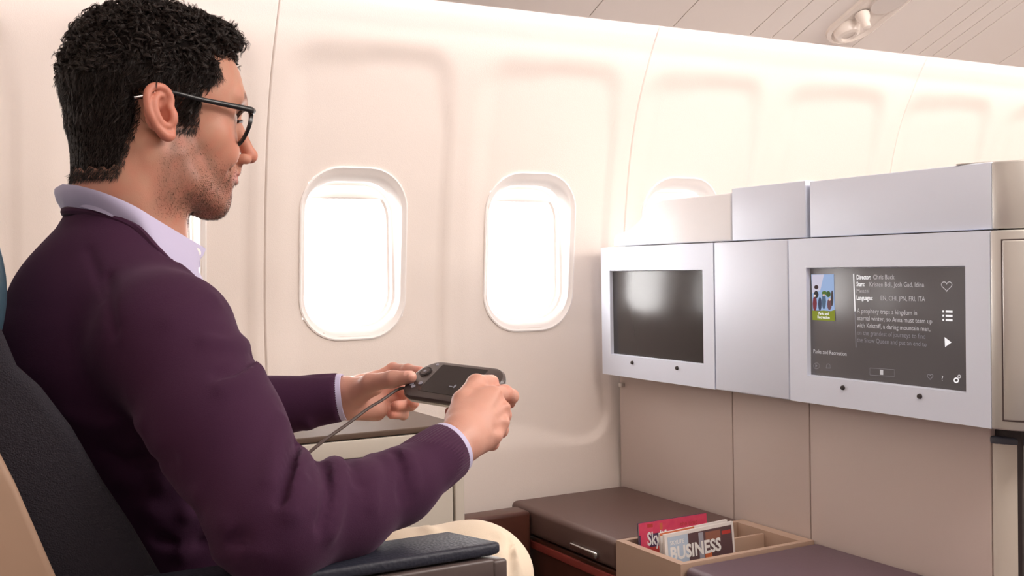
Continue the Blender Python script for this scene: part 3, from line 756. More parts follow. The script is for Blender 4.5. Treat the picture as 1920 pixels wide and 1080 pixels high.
# --- trunk, arms, legs (skin below the clothes, slimmer than them)
TS = lambda x, y, z: H(x, y, z)
shR, elR, wrR_ = H(-.068, -.172, -.250), at(496, 945, 1.0), at(852, 838, 1.2)
shL, elL, wrL_ = H(-.040, .185, -.245), np.array([.27, 1.57, .842]), at(622, 748, 1.51)
elR = at(512, 985, 1.005); wrR_ = at(838, 848, 1.195); fA, fB = at(640, 958, 1.07), at(745, 914, 1.135)
def trunk(e):
    g = G()
    g.add(rc(TS(-.058, 0, -.218), TS(-.060, 0, -.28), .095+e, .115+e))
    g.add(ell(TS(-.062, 0, -.285), (.118+e, .168+e, .135+e), HR), .05)
    g.add(ell(TS(-.020, 0, -.42), (.118+e, .150+e, .15+e), HR), .06)
    g.add(ell(TS(.045, 0, -.56), (.120+e, .158+e, .11+e), HR), .06)
    for s, sh in ((-1, shR), (1, shL)):
        g.add(rc(TS(-.062, s*.03, -.176), TS(-.066, s*.150, -.244), .038+e, .049+e), .04)
    return g
def arm(sh, el, wr, r1, r2, r3, r4):
    g = G(); mid = sh*.5+el*.5
    g.add(rc(sh, mid, r1, r2)); g.add(rc(mid, el, r2, r3), .03)
    m2 = el*.62+wr*.38; g.add(rc(el, m2, r3, r3*.98), .02); g.add(rc(m2, wr, r3*.98, r4), .03); return g
body = G()
body.add(head); body.add(trunk(-.018), .03)
def armR(e):
    g = G(); mid = shR*.5+elR*.5
    g.add(rc(shR, mid, .070+e, .059+e)); g.add(rc(mid, elR, .059+e, .053+e), .03); g.add(rc(elR, fA, .053+e, .046+e), .02)
    g.add(rc(fA, fB, .046+e, .0365+e), .02); g.add(rc(fB, wrR_, .0365+e, .0305+e*.6), .02); return g
body.add(armR(-.013), .02)
body.add(arm(shL, elL, L_wr*.25+wrL_*.75, .046, .040, .034, .022), .02)
body.add(R_hand, .008); body.add(L_hand, .008)

def hairline(P):            # > 0 inside the hair region (side view: x, z)
    x, y, z = P.T; ay = np.abs(y)
    front = np.interp(z, [-.08, -.062, -.052, -.040, -.025, -.010, .008, .022, .034, .040, .046, .054, .066, .078, .088, .10, .16], [-.100, -.088, -.080, -.073, -.064, -.058, -.056, -.056, -.050, .026, .040, .046, .044, .036, .050, .080, .12])
    mid = np.interp(z, [.05, .060, .075, .09, .12, .16], [.0, .062, .094, .104, .112, .12])
    t = np.clip(1-ay/.060, 0, 1)**.8
    f = front*(1-t)+np.maximum(front, mid)*t
    side_burn = ((x > -.014)&(x < .022)&(z > -.016)&(z < .045)&(ay > .04))
    d = f-x
    d = np.where(side_burn, np.maximum(d, np.minimum(.016-np.abs(x-.003-.2*z), z+.016)), d)
    return np.minimum(d, z+.064+.30*np.maximum(-.098-x, 0)+.0022*np.sin(x*700+1)+.0015*np.sin(y*530))
def lpos(V): return (V-HO)@HR
def blob(P, c, r): return np.exp(-(((P-np.array(c))/np.array(r))**2).sum(1))
V, Qd = polygonise(body, (-.10, .92, .56), (.82, 1.70, 1.45), .0022)
Nn = normals(V, Qd)
L_ = lpos(V); x, y, z = L_.T
base = np.array(lin(198, 147, 124)); col = np.tile(base, (len(V), 1))
def mixc(c, a): global col; col = col*(1-a[:, None])+np.array(c)*a[:, None]
mixc(lin(214, 134, 112), np.clip(blob(L_, (.075, .045, -.02), (.03, .025, .03))+blob(L_, (.075, -.045, -.02), (.03, .025, .03)), 0, 1)*.45)
mixc(lin(215, 128, 106), np.clip(blob(L_, (.118, 0, -.032), (.014, .016, .014)), 0, 1)*.5)
isear = (np.minimum(ear(-1)(L_), ear(1)(L_)) < .0012)&(np.abs(y) > .071)
mixc(lin(214, 124, 104), isear*.5)
AY = np.abs(y)
def beard_mask(x, AY, z):
    lo = sstep(-.118, -.104, z)*1.; lo = np.where(x < .02, sstep(-.125, -.095, z), sstep(-.135, -.11, z))
    top = np.interp(x, [-.02, .0, .02, .04, .055, .07, .09, .11], [.03, .02, -.012, -.034, -.046, -.047, -.045, -.045])
    up = 1-sstep(-.020, .012, z-top)
    back = sstep(-.040, -.012, x+(-z-.02)*.12)
    lip = 1-np.exp(-(((x-.088)/.02)**2+(AY/.024)**2+((z+.0585)/.0085)**2)**1.5)
    return lo*up*back*lip*(x > -.05)*(z > -.14)*(1-np.exp(-(np.maximum(np.hypot((x+.031)/1., (z-.003)/1.7)-.021, 0)/.004)**2))*(AY < .10)
bm_ = beard_mask(x, AY, z); mixc(lin(128, 88, 72), bm_*.72)
liplow = np.exp(-(((z+.060+.10*(AY)**1*-.15)/.0065)**4))*(x > .066)*np.clip(1-((AY)/.029)**4, 0, 1)*(x+.55*AY > .0865)
mixc(lin(186, 98, 92), np.clip(liplow, 0, 1)*.75)
# brows, lashes, iris
brow = np.exp(-((z-(.037-.9*(AY-.03)**2*8+.002))/.0042)**4)*(AY > .012)*(AY < .050)*(x > .07)
mixc(lin(52, 36, 30), np.clip(brow, 0, 1)*.85)
for s in (-1, 1):
    dE = np.linalg.norm(L_-np.array([.0725, s*.0305, .010]), axis=1)
    eyem = (dE < .0132)&(x > .070)&(z > .006)&(z < .0145); mixc(lin(225, 215, 208), eyem*1.)
    ir = eyem&(np.hypot(y-s*.032, z-.0105) < .0058); mixc(lin(60, 40, 28), ir*1.)
    for pa, pb in (((.084, s*.018, .0128), (.0805, s*.034, .0140)), ((.0805, s*.034, .0140), (.0665, s*.0470, .0078)), ((.0665, s*.0470, .0078), (.062, s*.0485, .0050))):
        mixc(lin(58, 36, 30), np.exp(-(np.maximum(rc(pa, pb, 0, 0)(L_), 0)/.0019)**2)*.85)
_n = sum(np.sin(L_@a_+b_) for a_, b_ in zip(RS.uniform(-1, 1, (16, 3))*330, RS.uniform(0, 6, 16)))/5
mixc(lin(206, 128, 108), np.clip(.16+.16*_n, 0, .5))
mixc(lin(120, 62, 52), (blob(L_, (.106, .0084, -.0432), (.006, .003, .0026))+blob(L_, (.106, -.0084, -.0432), (.006, .003, .0026))).clip(0, 1)*.8)  # nostril shade painted into the skin colour
mixc(lin(88, 62, 52), sstep(-.0075, .001, hairline(L_))*(L_[:, 2] > -.075)*(x > -.2)*(x < .15)*~isear*.5)
# warmer hands, knuckles, nails
hz = (x > .2); mixc(lin(206, 156, 140), hz*.75)
for f in R_f+L_f:
    for j in (0, 1): mixc(lin(216, 136, 116), np.exp(-(np.linalg.norm(V-f[j], axis=1)/.013)**2)*.45)
    mixc(lin(222, 138, 120), np.exp(-(np.linalg.norm(V-f[3], axis=1)/.012)**2)*.5)
for th, up_ in ((R_th, np.array([-.2, -.3, .93])), (L_th, np.array([-.2, -.35, .91]))):
    dd = th[3]-th[2]; dd /= np.linalg.norm(dd); c = th[3]+up_*.008; q = V-c; mixc(lin(236, 184, 168), ((np.abs(q@dd) < .007)&(np.linalg.norm(q-np.outer(q@dd, dd), axis=1) < .0062))*.9)
mixc(lin(205, 120, 100), np.exp(-(np.linalg.norm(V-R_th[3], axis=1)/.011)**2)*.25)
skin_o = mesh_obj('body', V, Qd, m_skin, person, cols=col)

# --- hair: a scalp-hugging mass plus thousands of separate curls
_unused = lambda z_: np.interp(z_, [-.07, -.045, -.03, -.012, .0, .02, .035, .045, .055, .07, .085, .10, .12], [-.085, -.058, -.05, -.046, -.043, .022, .040, .052, .050, .048, .062, .086, .105])
scalp = G(T=None)
scalp.add(ell((-.002, 0, .050), (.101, .075, .080))); scalp.add(ell((.046, 0, .040), (.053, .053, .052)), .025)
scalp.add(rc((-.040, 0, -.030), (-.036, 0, -.175), .056, .060), .03); scalp.add(rc((-.062, 0, -.02), (-.062, 0, -.17), .026, .030), .03); scalp.add(ell((-.040, 0, -.085), (.048, .060, .07)), .03)
scalp.add(ell((.036, 0, -.020), (.056, .056, .080)), .03)
def thick(P):
    x, y, z = P.T
    t = .004+.008*sstep(-.055, .02, z)
    t = np.where(x > -.03, np.minimum(t, .0025+.008*sstep(.025, .085, z)), t)
    t = t+.004*sstep(.09, .13, z)+.008*sstep(.03, .09, x)*sstep(.085, .11, z)
    return t*sstep(0, .012, hairline(P))
_ph = RS.uniform(-1, 1, (14, 3))*np.array([110, 110, 110]); _po = RS.uniform(0, 6.28, 14)
def lumps(P): return sum(np.sin(P@a+b) for a, b in zip(_ph, _po))/14
hairG = G((scalp, 0, 'u'), T=(HR, HO), disp=lambda P: thick(P)-.002+.007*lumps(P)*sstep(.03, .07, P[:, 2]))
hcut = fnp(lambda P: -hairline(lpos(P))*.8)
hg = G((hairG, 0, 'u'), (hcut, .004, 'i'))
hv, hq = polygonise(hg, (.06, 1.20, 1.15), (.44, 1.50, 1.42), .003)
hair = mesh_obj('hair', hv, hq, m_hairb, person)
hn = normals(hv, hq); hl = lpos(hv); hnl = hn@HR
out = (hl[:, 2] > -.064)
def pick(mask, n):
    idx = np.nonzero(mask)[0]; return idx[RS.randint(0, len(idx), n)]
inner = hairline(hl)
def grow(idx, n_seg, length, curl, turns, down, rad, lift, clump=1, spread=.0009, jit=.6, taper=.75):
    P0 = hl[idx]; N0 = hnl[idx]; S_ = len(idx)
    fl = np.stack([-.55+0*P0[:, 0], P0[:, 1]*2, -1+0*P0[:, 0]], 1)*down[:, None]+RS.normal(0, 1, (S_, 3))*jit
    fl -= (fl*N0).sum(1, keepdims=True)*N0; fl /= np.linalg.norm(fl, axis=1, keepdims=True)
    B = np.cross(N0, fl); ph = RS.uniform(0, 6.28, S_); sg = RS.choice([-1, 1], S_)
    t = np.linspace(0, 1, n_seg)[None, :, None]
    an = (ph[:, None]+sg[:, None]*turns[:, None]*2*np.pi*t[..., 0])[..., None]
    cr = curl[:, None, None]*(0.35+.65*t)
    P = P0[:, None]-N0[:, None]*.0004+fl[:, None]*(length[:, None, None]*t)+N0[:, None]*(lift[:, None, None]*np.sin(t*2.2))
    P = P+cr*(np.cos(an)-np.cos(ph)[:, None, None])*N0[:, None]*.8+cr*(np.sin(an)-np.sin(ph)[:, None, None])*B[:, None]
    if clump > 1:
        P = np.repeat(P, clump, 0)+RS.normal(0, spread, (S_*clump, 1, 3))*(1-.45*t)+RS.normal(0, spread*.5, (S_*clump, 1, 3))*t; rad = np.repeat(rad, clump); S_ *= clump
    Rr = rad[:, None]*(1-taper*t[..., 0]**2)
    W = P.reshape(-1, 3)@HR.T+HO
    return tubes(W.reshape(S_, n_seg, 3), np.broadcast_to(Rr, (S_, n_seg)), 3)
U = RS.uniform
top = (hl[:, 2] > .055); sidez = (hl[:, 2] <= .075)&(inner > .002)
n = 2100; i1 = pick(top&(inner > .003), n)
v1, q1 = grow(i1, 18, U(.008, .024, n), U(.0040, .0072, n), U(.8, 1.6, n), U(.2, .9, n), U(.0003, .00045, n), U(.000, .003, n), 7)
n = 1300; i2 = pick(sidez&(hl[:, 2] > .0), n)
v2, q2 = grow(i2, 12, U(.012, .024, n), U(.0008, .0022, n), U(.4, .9, n), U(1.2, 2, n), U(.0003, .00042, n), U(.0008, .002, n), 5, jit=.35)
n = 14000; i3 = pick(sidez, n); zf = sstep(-.06, .05, hl[i3, 2])
v3_, q3_ = grow(i3, 6, U(.006, .014, n)*(.5+.6*zf), U(.0001, .0010, n)*zf+.0001, U(.2, .6, n), U(2, 3, n), U(.00022, .0004, n), U(.0006, .0014, n)*(.5+zf), jit=.3)
mesh_obj('curls', np.vstack([v1, v2, v3_]), np.vstack([q1, q2+len(v1), q3_+len(v1)+len(v2)]), m_hair, hair)
# fine edge hairs at temple, sideburn and nape blending into the skin
edge = np.nonzero((np.abs(hairline(L_)+.001) < .007)&(L_[:, 2] > -.071)&(L_[:, 0] < .08)&((np.abs(L_[:, 1]) > .03)|(L_[:, 0] < -.05))&~isear)[0]
def hairs_on(idx, ln, rad, dirv, seg=4):
    P0 = L_[idx]; N0 = Nn[idx]@HR; S_ = len(idx); fl = np.array(dirv)[None]+RS.normal(0, .35, (S_, 3)); fl -= (fl*N0).sum(1, keepdims=True)*N0*.75
    fl /= np.linalg.norm(fl, axis=1, keepdims=True); t = np.linspace(0, 1, seg)[None, :, None]
    P = P0[:, None]-N0[:, None]*.0003+fl[:, None]*ln[:, None, None]*t+N0[:, None]*(ln*.25)[:, None, None]*t
    W = P.reshape(-1, 3)@HR.T+HO; return tubes(W.reshape(S_, seg, 3), np.broadcast_to(rad*(1-.6*t[..., 0]), (S_, seg)), 3)
n = 6500; ie = edge[RS.randint(0, len(edge), n)]
v3, q3 = hairs_on(ie, U(.004, .009, n), .00025, (-.6, 0, -.9)); mesh_obj('edge_hair', v3, q3, m_hair, hair)
bi = np.nonzero(bm_ > .25)[0]; pr = bm_[bi]*(.45+.55*sstep(-.03, -.09, -np.abs(L_[bi, 2]+.0)*0+L_[bi, 2]*1.))
n = 13000; bi = RS.choice(bi, n, p=pr/pr.sum())
v4, q4 = hairs_on(bi, U(.0012, .0028, n), .00012, (.35, 0, -1)); mesh_obj('stubble', v4, q4, m_stub, person)

# --- sweater
folds = []
def fold(pts, amp, wid, f=None, d0=.8):
    P = [hit(f, *p, d0) for p in pts]; P = spline(P, 4)
    for a, b in zip(P[:-1], P[1:]): folds.append((a, b, amp, wid))
swR = armR(0); swL = arm(shL, elL, wrL_, .068, .062, .052, .034)
sw0 = G(); sw0.add(trunk(.006)); sw0.add(swR, .035); sw0.add(swL, .035)
sw0.add(rc(TS(-.048, 0, -.130), TS(-.052, 0, -.19), .064, .088), .035)
for pts, a, wd in [
    ([(578, 800), (572, 850), (560, 905), (545, 960)], .006, .010), ([(600, 842), (610, 880), (612, 930), (600, 985)], -.006, .006),
    ([(625, 860), (635, 900), (634, 950), (622, 1000)], .005, .009), ([(560, 830), (545, 880), (530, 940)], -.006, .006),
    ([(650, 858), (665, 880), (672, 905)], -.004, .006), ([(530, 790), (515, 850), (505, 900)], .004, .010),
    ([(690, 856), (705, 900), (700, 950)], .003, .008), ([(760, 850), (775, 880), (778, 910)], .003, .008), ([(740, 848), (752, 890), (750, 930)], -.003, .006),
    ([(480, 668), (450, 690), (410, 700)], -.004, .007), ([(470, 640), (430, 645), (390, 640)], .004, .010), ([(485, 690), (455, 715), (420, 730)], .004, .010),
    ([(400, 560), (360, 575), (320, 600)], .003, .012), ([(200, 520), (205, 560), (215, 620)], -.004, .008), ([(165, 470), (185, 520), (195, 560)], -.0025, .006),
    ([(130, 780), (200, 800), (270, 800)], .004, .010), ([(200, 850), (260, 862), (320, 860)], -.004, .009), ([(230, 900), (300, 905), (370, 930)], .004, .010),
    ([(280, 960), (350, 965), (420, 985)], .005, .010), ([(300, 1010), (380, 1015), (450, 1010)], -.005, .008), ([(340, 1040), (420, 1045), (490, 1040)], .004, .010)]:
    fold(pts, a, wd, sw0)
FA = np.array([f[0] for f in folds]); FB = np.array([f[1] for f in folds]); FM = np.array([f[2] for f in folds]); FW = np.array([f[3] for f in folds])
def fdisp(P):
    out = np.zeros(len(P)); lo = P.min(0)-.05; hi = P.max(0)+.05
    for a, b, m_, w_ in zip(FA, FB, FM, FW):
        if (np.maximum(a, b) < lo).any() or (np.minimum(a, b) > hi).any(): continue
        ab = b-a; t = np.clip((P-a)@ab/(ab@ab), 0, 1); d2 = ((P-a-t[:, None]*ab)**2).sum(1)
        v = m_*np.exp(-d2/w_**2); out = np.where(np.abs(v) > np.abs(out), v, out)
    # soft general unevenness of the knit
    return out+.0012*np.sin(P@np.array([31., 18, 27]))*np.sin(P@np.array([-14., 29, 21])+1)
NL = [lpos(hit(sw0, a_, b_)) for a_, b_ in [(155, 394), (180, 398), (205, 404), (230, 413), (252, 425), (270, 440)]]+[np.array(p) for p in ((-.046, -.106, -.158), (-.018, -.105, -.186), (.012, -.090, -.212), (.042, -.050, -.250))]
_nx = np.maximum.accumulate(np.array([p[0] for p in NL])+np.arange(len(NL))*1e-5); _nz = np.array([p[2] for p in NL])
def znl(x): return np.interp(x, np.append(_nx, [_nx[-1]+.03, _nx[-1]+.08]), np.append(_nz, [_nz[-1]-.05, _nz[-1]-.16]))
def neck_open(P):
    L = lpos(P); x, y, z = L.T; return np.maximum(np.maximum(znl(x)-z, np.abs(y)-.110), np.maximum(-(x+.15), x-.10))*.7
cR = wrR_-fB; cR /= np.linalg.norm(cR); cL = wrL_-elL; cL /= np.linalg.norm(cL)
cufR = at(838, 846, 1.20); cufL = at(636, 745, 1.515)
hem = fnp(lambda P: (.585-P[:, 2]))
sweat = G((sw0, 0, 'u'), disp=fdisp)
sweat = G((sweat, 0, 'u'), (fnp(neck_open), .004, 's'),
          (fnp(lambda P: np.maximum(-((P-cufR)@cR), np.linalg.norm(P-cufR, axis=1)-.2)), .003, 's'), (fnp(lambda P: np.maximum(-((P-cufL)@cL), np.linalg.norm(P-cufL, axis=1)-.2)), .003, 's'))
sv, sq = polygonise(sweat, (-.10, .90, .46), (.66, 1.70, 1.16), .0042)
sweater = mesh_obj('sweater', sv, sq, m_knit, person)
# ribbed cuffs and neckband
def cuff_ring(c, d, r0, r1, ln, m_, name, par, th=.0015, ribs=0, up=(0, 0, 1), sy=1.):
    up = np.array(up, float); s_ = np.cross(d, up); s_ /= np.linalg.norm(s_); q = np.cross(s_, d); n_ = 240; rings = []
    for t, r_ in ((-.05, r0-.006), (.04, r0), (.5, (r0+r1)/2+.0006), (.97, r1), (1., r1-.001), (.97, r1-th*1.6), (.4, (r0+r1)/2-th*2)):
        rings.append([c+d*ln*t+(s_*math.cos(2*math.pi*i/n_)*sy+q*math.sin(2*math.pi*i/n_))*(r_+(.00035*math.cos(ribs*2*math.pi*i/n_) if ribs else 0)) for i in range(n_)])
    return loft(name, rings, m_, par)
cuff_ring(cufR-cR*.055, cR, .0350, .0330, .056, m_rib, 'ribbed_cuff', sweater, .002, 60)
cuff_ring(cufL-cL*.055, cL, .0368, .0340, .056, m_rib, 'ribbed_cuff', sweater, .002, 60)
shirt = cuff_ring(cufR-cR*.012, cR, .0315, .0312, .020, m_shirt, 'shirt_cuff', person, .0015)
cuff_ring(cufL-cL*.012, cL, .0330, .0325, .020, m_shirt, 'shirt_cuff', person, .0015)
nearp = [p+np.array([0, 0, -.001]) for p in NL]; backp0 = np.array([-.1135, 0, nearp[0][2]+.001])
farp = [np.array([p[0], -p[1], p[2]]) for p in nearp]
tube('neckband', spline([H(*p) for p in nearp[::-1]+[backp0]+farp], 5), .0052, m_rib, sweater, 8, flat=.8)

# --- shirt collar and front
top_px = [(117, 347, 0.0), (146, 350, -.040), (196, 364, -.066), (250, 387, -.076), (295, 414, -.072), (340, 441, -.058), (385, 467, -.036)]
tl_ = [side(*p[:2], p[2]) for p in top_px]
_c = np.array([-.045, 0, 0]); _in = lambda p, a: np.array([_c[0]+(p[0]-_c[0])*a, p[1]*a, p[2]-.008])
bl_ = [np.array([backp0[0]+.004, 0, backp0[2]-.008])]+[_in(NL[i], .96) for i in (0, 2, 4, 6, 8)]+[side(356, 508, -.050)]

def mirror(Ls): return [np.array([p[0], -p[1], p[2]]) for p in Ls]
T_ = spline(tl_, 6); B_ = spline(bl_, 6); T_ = T_[::-1]+mirror(T_)[1:]; B_ = B_[::-1]+mirror(B_)[1:]
cen_ = np.array([-.045, 0, 0])
def shrink(p, a): q = p-cen_; h = math.hypot(q[0], q[1]); return np.array([cen_[0]+q[0]*(1-a/h), q[1]*(1-a/h), p[2]])
rings = []
for t, off, dz in ((1, -.0012, 0), (.66, .0022, 0), (.33, .0030, 0), (.06, .0012, .0), (0, .0, .0012), (0, -.003, .0008), (.12, -.0058, 0), (.8, -.0065, 0)):
    rings.append([H(*(shrink(a*(1-t)+b*t if off > -.0058 else a*(1-t*.8)+(a-np.array([0, 0, .035]))*t*.8, -off)+np.array([0, 0, dz]))) for a, b in zip(T_, B_)])
rings = [list(r) for r in zip(*rings)]
coll = loft('shirt_collar', rings, m_shirt, person, close=False, smooth=True)
sb = G(); sb.add(rc(TS(-.050, 0, -.13), TS(-.050, 0, -.19), .066, .085)); sb.add(ell(TS(-.062, 0, -.285), (.118, .150, .125), HR), .05)
sb = G((sb, 0, 'u'), (fnp(lambda P: (lpos(P)[:, 2]+.118)*.8), .004, 'i'), (fnp(lambda P: (-.30-lpos(P)[:, 2])*.8), .004, 'i'))
v, q = polygonise(sb, (.0, 1.15, .90), (.40, 1.60, 1.14), .005); mesh_obj('shirt_front', v, q, m_shirt, person)
bpos = side(367, 474, -.045); bm = bmesh.new(); bmesh.ops.create_cone(bm, segments=18, radius1=.0055, radius2=.0048, depth=.0026, cap_ends=True)
dr = HR@np.array([.45, -.85, .2]); dr /= np.linalg.norm(dr); bmesh.ops.rotate(bm, verts=bm.verts, matrix=Vector((0, 0, 1)).rotation_difference(Vector(dr)).to_matrix()); bmesh.ops.translate(bm, verts=bm.verts, vec=Vector(H(*bpos)+dr*.003))
bm_obj('collar_button', bm, m_white, coll, bevel=.0006)

# --- trousers and shoes
hipR, hipL = np.array([.345, 1.255, .650]), np.array([.315, 1.44, .58])
knR, knL = np.array([.602, 1.215, .657]), np.array([.600, 1.45, .585])
fR, fL = np.array([.65, 1.20, .13]), np.array([.66, 1.44, .13])
tg = G(); tg.add(ell(TS(.060, 0, -.60), (.135, .165, .095), HR))
for h_, k_, f_ in ((hipR, knR, fR), (hipL, knL, fL)):
    l = G(); l.add(rc(h_, k_, .088, .070)); l.add(rc(k_, k_+(f_-k_)*.35, .068, .064), .02); l.add(rc(k_+(f_-k_)*.35, f_, .064, .052), .03); tg.add(l, .04)
folds2 = []
for pts, a, wd in [([(953, 1012), (958, 1040), (957, 1078)], -.005, .006), ([(935, 1002), (962, 1030), (975, 1075)], .003, .007), ([(925, 1050), (922, 1078)], -.003, .006), ([(800, 990), (820, 1010)], .003, .01), ([(905, 1045), (903, 1078)], .003, .006)]:
    P = spline([hit(tg, *p, 1.0) for p in pts], 4); folds2 += [(a_, b_, a, wd) for a_, b_ in zip(P[:-1], P[1:])]
def fd2(P):
    out = np.zeros(len(P))
    for a, b, m_, w_ in folds2:
        ab = b-a; t = np.clip((P-a)@ab/(ab@ab), 0, 1); d2 = ((P-a-t[:, None]*ab)**2).sum(1); v = 1.7*m_*np.exp(-d2/w_**2); out = np.where(np.abs(v) > np.abs(out), v, out)
    return out+.0015*np.sin(P@np.array([40., 25, 30]))*np.sin(P@np.array([-20., 35, 25])+1)
tg = G((tg, 0, 'u'), (fnp(lambda P: .125-P[:, 2]), .003, 'i'), disp=fd2)
v, q = polygonise(tg, (.12, 1.05, .10), (.82, 1.64, .74), .006); mesh_obj('trousers', v, q, m_chino, person)
for f_ in (fR, fL):
    s_ = G(); s_.add(rc(f_+np.array([-.03, 0, -.085]), f_+np.array([.15, .02, -.095]), .042, .034)); s_.add(rc(f_, f_+np.array([0, 0, -.07]), .045, .042), .03)
    s_.add(fnp(lambda P: .002-P[:, 2]), .002, 'i'); v, q = polygonise(s_, f_+np.array([-.12, -.12, -.14]), f_+np.array([.24, .12, .08]), .006); mesh_obj('shoe', v, q, m_shoe, person)

# ------------------------------------------------------------------ eyeglasses
gl = thing('eyeglasses', 'black framed eyeglasses worn by the man', 'eyeglasses', tuple(H(.11, 0, .01)))
def lens_ring(s, d, r_, n_=36, x0=.0985):
    out = []
    for i in range(n_):
        a = 2*math.pi*i/n_; u = math.cos(a)*(.0245+r_); v_ = math.sin(a)*(.0195+r_)
        v_ *= 1.0 if v_ < 0 else .92; u *= 1+.06*math.sin(a)
        yy_ = s*(.033+u); xx_ = x0-d-.9*max(abs(yy_)-.008, 0)**2-.32*(.02-v_)
        out.append(H(xx_, yy_, .001+v_*1.08))
    return out
for s in (-1, 1):
    loft('rim', [lens_ring(s, 0, .0005), lens_ring(s, 0, .0044), lens_ring(s, .0042, .0044), lens_ring(s, .0042, .0005), lens_ring(s, 0, .0005)], m_frame, gl)
    loft('lens', [lens_ring(s, .0018, .0006), lens_ring(s, .0026, .0006)], m_lens, gl, caps=(True, True))
    tp = [(.091, s*.0610, .0170), (.086, s*.0650, .0178), (.05, s*.0730, .0200), (.015, s*.0785, .0225), (-.014, s*.0800, .0265), (-.030, s*.0775, .026), (-.046, s*.0800, .021), (-.064, s*.0815, .016)]
    P = spline([H(*p) for p in tp], 5); n_ = len(P)
    tube('temple_arm', P, [.0041-.0018*min(i/(n_*.6), 1) for i in range(n_)], m_frame, gl, 10, flat=.55)
    tube('hinge', [H(.0965, s*.050, .0175), H(.0935, s*.0590, .0175), H(.087, s*.0640, .0178)], .0036, m_frame, gl, 8, flat=.8)
tube('bridge', spline([H(.0965, -.0105, .010), H(.1065, 0, .0125), H(.0965, .0105, .010)], 5), .0024, m_frame, gl, 8)
pp = [H(-.064, -.0835, .0165), H(-.052, -.0835, .0195)]; tube('metal_tip', pp, .0014, m_chrome, gl, 8)

# ------------------------------------------------------------------ handset with cable
hc = (at(768, 711, 1.475)+at(942, 735, 1.355))/2
ea = at(942, 735, 1.355)-at(768, 711, 1.475); hl_ = np.linalg.norm(ea); ea /= hl_
eb = np.array([math.cos(math.radians(24)), math.sin(math.radians(24)), .0]); eb -= eb@ea*ea; eb /= np.linalg.norm(eb); eb = eb*math.cos(math.radians(34))+np.array([0, 0, 1])*math.sin(math.radians(34)); eb -= eb@ea*ea; eb /= np.linalg.norm(eb)
en = np.cross(ea, eb)
if en[2] < 0: en = -en
hs = thing('handset', 'dark wired handset with a small screen, held in both hands', 'handset', tuple(hc))
HW, HH = .0800, .0365
def hr_(a, b, d, r_=.030): return [hc+ea*u+eb*v_+en*d for u, v_ in rrect(HW+a, HH+b, r_, 10)]
loft('handset_body', [hr_(-.006, -.006, -.0085), hr_(-.001, -.001, -.006), hr_(0, 0, -.001)], m_champ, hs, caps=(True, True))
hb_ = loft('handset_face', [hr_(0, 0, -.001), hr_(.0005, .0005, .002), hr_(-.001, -.001, .0055), hr_(-.004, -.004, .0068)], m_hand, hs, caps=(True, True))
def hq_(name, u0, u1, v0, v1, m_, h=.0072, r_=.002):
    cu, cv2 = (u0+u1)/2, (v0+v1)/2; R1 = [hc+ea*(cu+a)+eb*(cv2+b)+en*(h-.001) for a, b in rrect((u1-u0)/2, (v1-v0)/2, r_, 4)]; R2 = [p+en*.0010 for p in R1]
    return loft(name, [R1, R2], m_, hb_, caps=(True, True))
hq_('handset_screen', -.043, .043, -.026, .029, m_handscr, .0073)
hq_('dpad', -.070, -.052, .002, .020, m_dark, .0082, .0088); hq_('dpad', -.0675, -.0545, .0045, .0175, m_hand, .0088, .006)
for u, v_ in ((-.061, .011), (-.050, .026)): hq_('key', u-.0022, u+.0022, v_-.0022, v_+.0022, m_grp, .0094, .0021)
for u, v_ in ((-.064, -.016), (-.057, -.020), (-.050, -.012), (.058, .014), (.066, .006)): hq_('key', u-.003, u+.003, v_-.003, v_+.003, m_grp if u < 0 else m_dark, .0082, .0028)
hq_('screen_icon', .012, .015, -.012, -.006, m_txt3, .0076, .001); hq_('screen_icon', .004, .010, -.011, -.0095, m_txt3, .0076, .0005)
cab = spline([hc-ea*.072-eb*.014-en*.004, at(749, 729, 1.452), at(715, 751, 1.425), at(690, 766, 1.40), at(650, 796, 1.36), at(605, 828, 1.31), at(560, 868, 1.25), at(520, 930, 1.20), at(500, 1000, 1.16)+np.array([0, 0, 0])], 8)
tube('handset_cable', cab, .0021, mat('cable', lin(72, 56, 52), .5), hs, 8)

# ------------------------------------------------------------------ seat
st = thing('passenger_seat', 'navy passenger seat with beige shell, the man sitting in it', 'seat', (.2, 1.35, 0))
def backprof(dx): return None
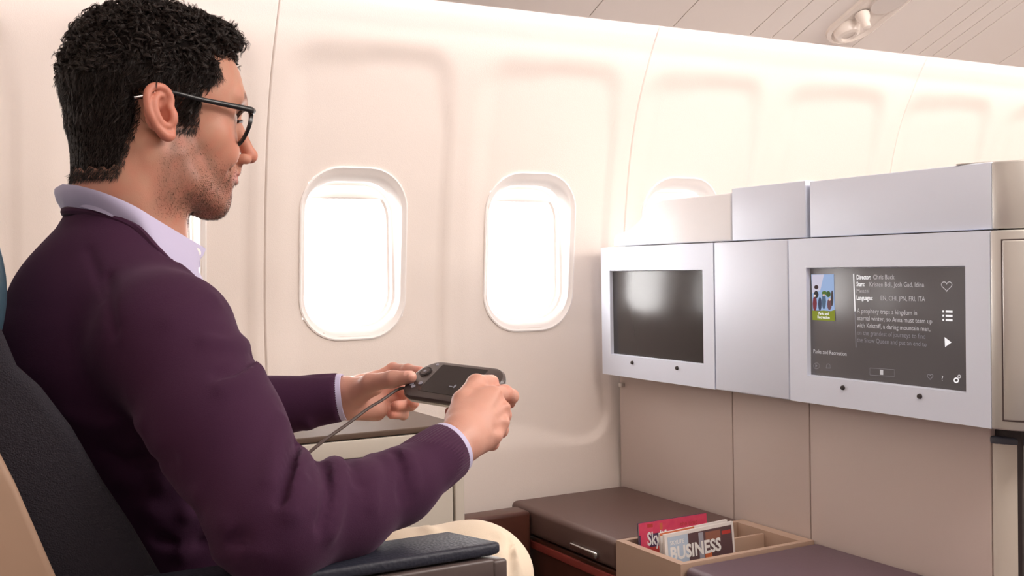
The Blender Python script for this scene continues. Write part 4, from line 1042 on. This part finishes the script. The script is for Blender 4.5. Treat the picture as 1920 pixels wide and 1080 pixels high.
# side profile of the backrest in x-z
front = [(.062, 1.00), (.074, .966), (.094, .945), (.120, .905), (.146, .852), (.172, .806), (.204, .742), (.235, .66), (.26, .57), (.27, .50)]
backp = [(.12, .50), (.085, .62), (.045, .76), (.005, .88), (-.03, .985), (-.05, 1.04), (-.02, 1.045), (.03, 1.03)]
prism('side_bolster', front+backp, 1, 1.09, 1.165, m_seat, st, bevel=.014, seg=4, ang=40)
prism('side_bolster', front+backp, 1, 1.565, 1.64, m_seat, st, bevel=.014, seg=4, ang=40)
fr2 = [(a-.085, b+.0) for a, b in front]
prism('backrest_cushion', fr2+[(.07, .50), (.03, .62), (-.01, .76), (-.045, .88), (-.085, .985), (-.08, 1.04), (-.05, 1.05), (.0, 1.03)], 1, 1.150, 1.58, m_leather, st, bevel=.012, seg=4, ang=40)
hrp = [(.050, .965), (.066, 1.0), (.070, 1.05), (.055, 1.11), (.02, 1.16), (-.03, 1.17), (-.07, 1.12), (-.08, 1.02), (-.05, .955), (.0, .945)]
hrp = [tuple(p) for p in spline(hrp+hrp[:1], 4)[:-1]]
prism('headrest', hrp, 1, 1.135, 1.585, m_teal, st, bevel=.022, seg=5, ang=50)
sh = [(.050, .905), (.068, .862), (.108, .750), (.17, .56), (.20, .45), (.20, .08), (-.20, .08), (-.20, .60), (-.16, .90), (-.13, 1.1), (-.09, 1.1), (-.07, 1.0), (-.02, .93)]
prism('seat_shell', sh, 1, 1.045, 1.088, m_shell, st, bevel=.006, ang=20)
prism('seat_shell', sh, 1, 1.645, 1.69, m_shell, st, bevel=.006, ang=20)
box('seat_cushion', .17, .64, 1.10, 1.63, .44, .545, m_leather, st, .03, 5)
box('seat_base', .12, .60, 1.12, 1.61, .05, .44, m_arm, st, .01)
# near armrest: padded top on a box beam with an end cap and a support
az = .772
def armrest(y0, y1, x0, x1):
    top = [(x0, y0), (x1-.035, y0), (x1, y0+.004), (x1-.004, y0+.030), (x1-.030, y1), (x0, y1)]
    pts_ = [(x0, y0+.001), (x1-.012, y0+.001), (x1-.0, y0+.006), (x1-.026, y1), (x0, y1)]
    a = prism('armrest_pad', pts_, 2, az-.012, az, m_leather, st, bevel=.004, ang=30)
    prism('armrest_beam', [(x0, y0-.003), (x1-.012, y0-.003), (x1-.022, y1-.004), (x0, y1-.004)], 2, az-.040, az-.014, m_arm, a, bevel=.003)
    prism('armrest_end_cap', [(x1-.014, y0-.004), (x1+.004, y0-.001), (x1-.004, y0+.022), (x1-.020, y0+.024)], 2, az-.040, az-.016, m_arm, a, bevel=.003)
    box('armrest_post', x1-.062, x1-.040, y0+.012, y0+.045, .08, az-.03, m_arm, a, .004)
    box('armrest_post', x0+.02, x0+.06, y0+.012, y0+.045, .08, az-.03, m_arm, a, .004)
armrest(.958, 1.034, .16, .508)
armrest(1.70, 1.77, .16, .52)
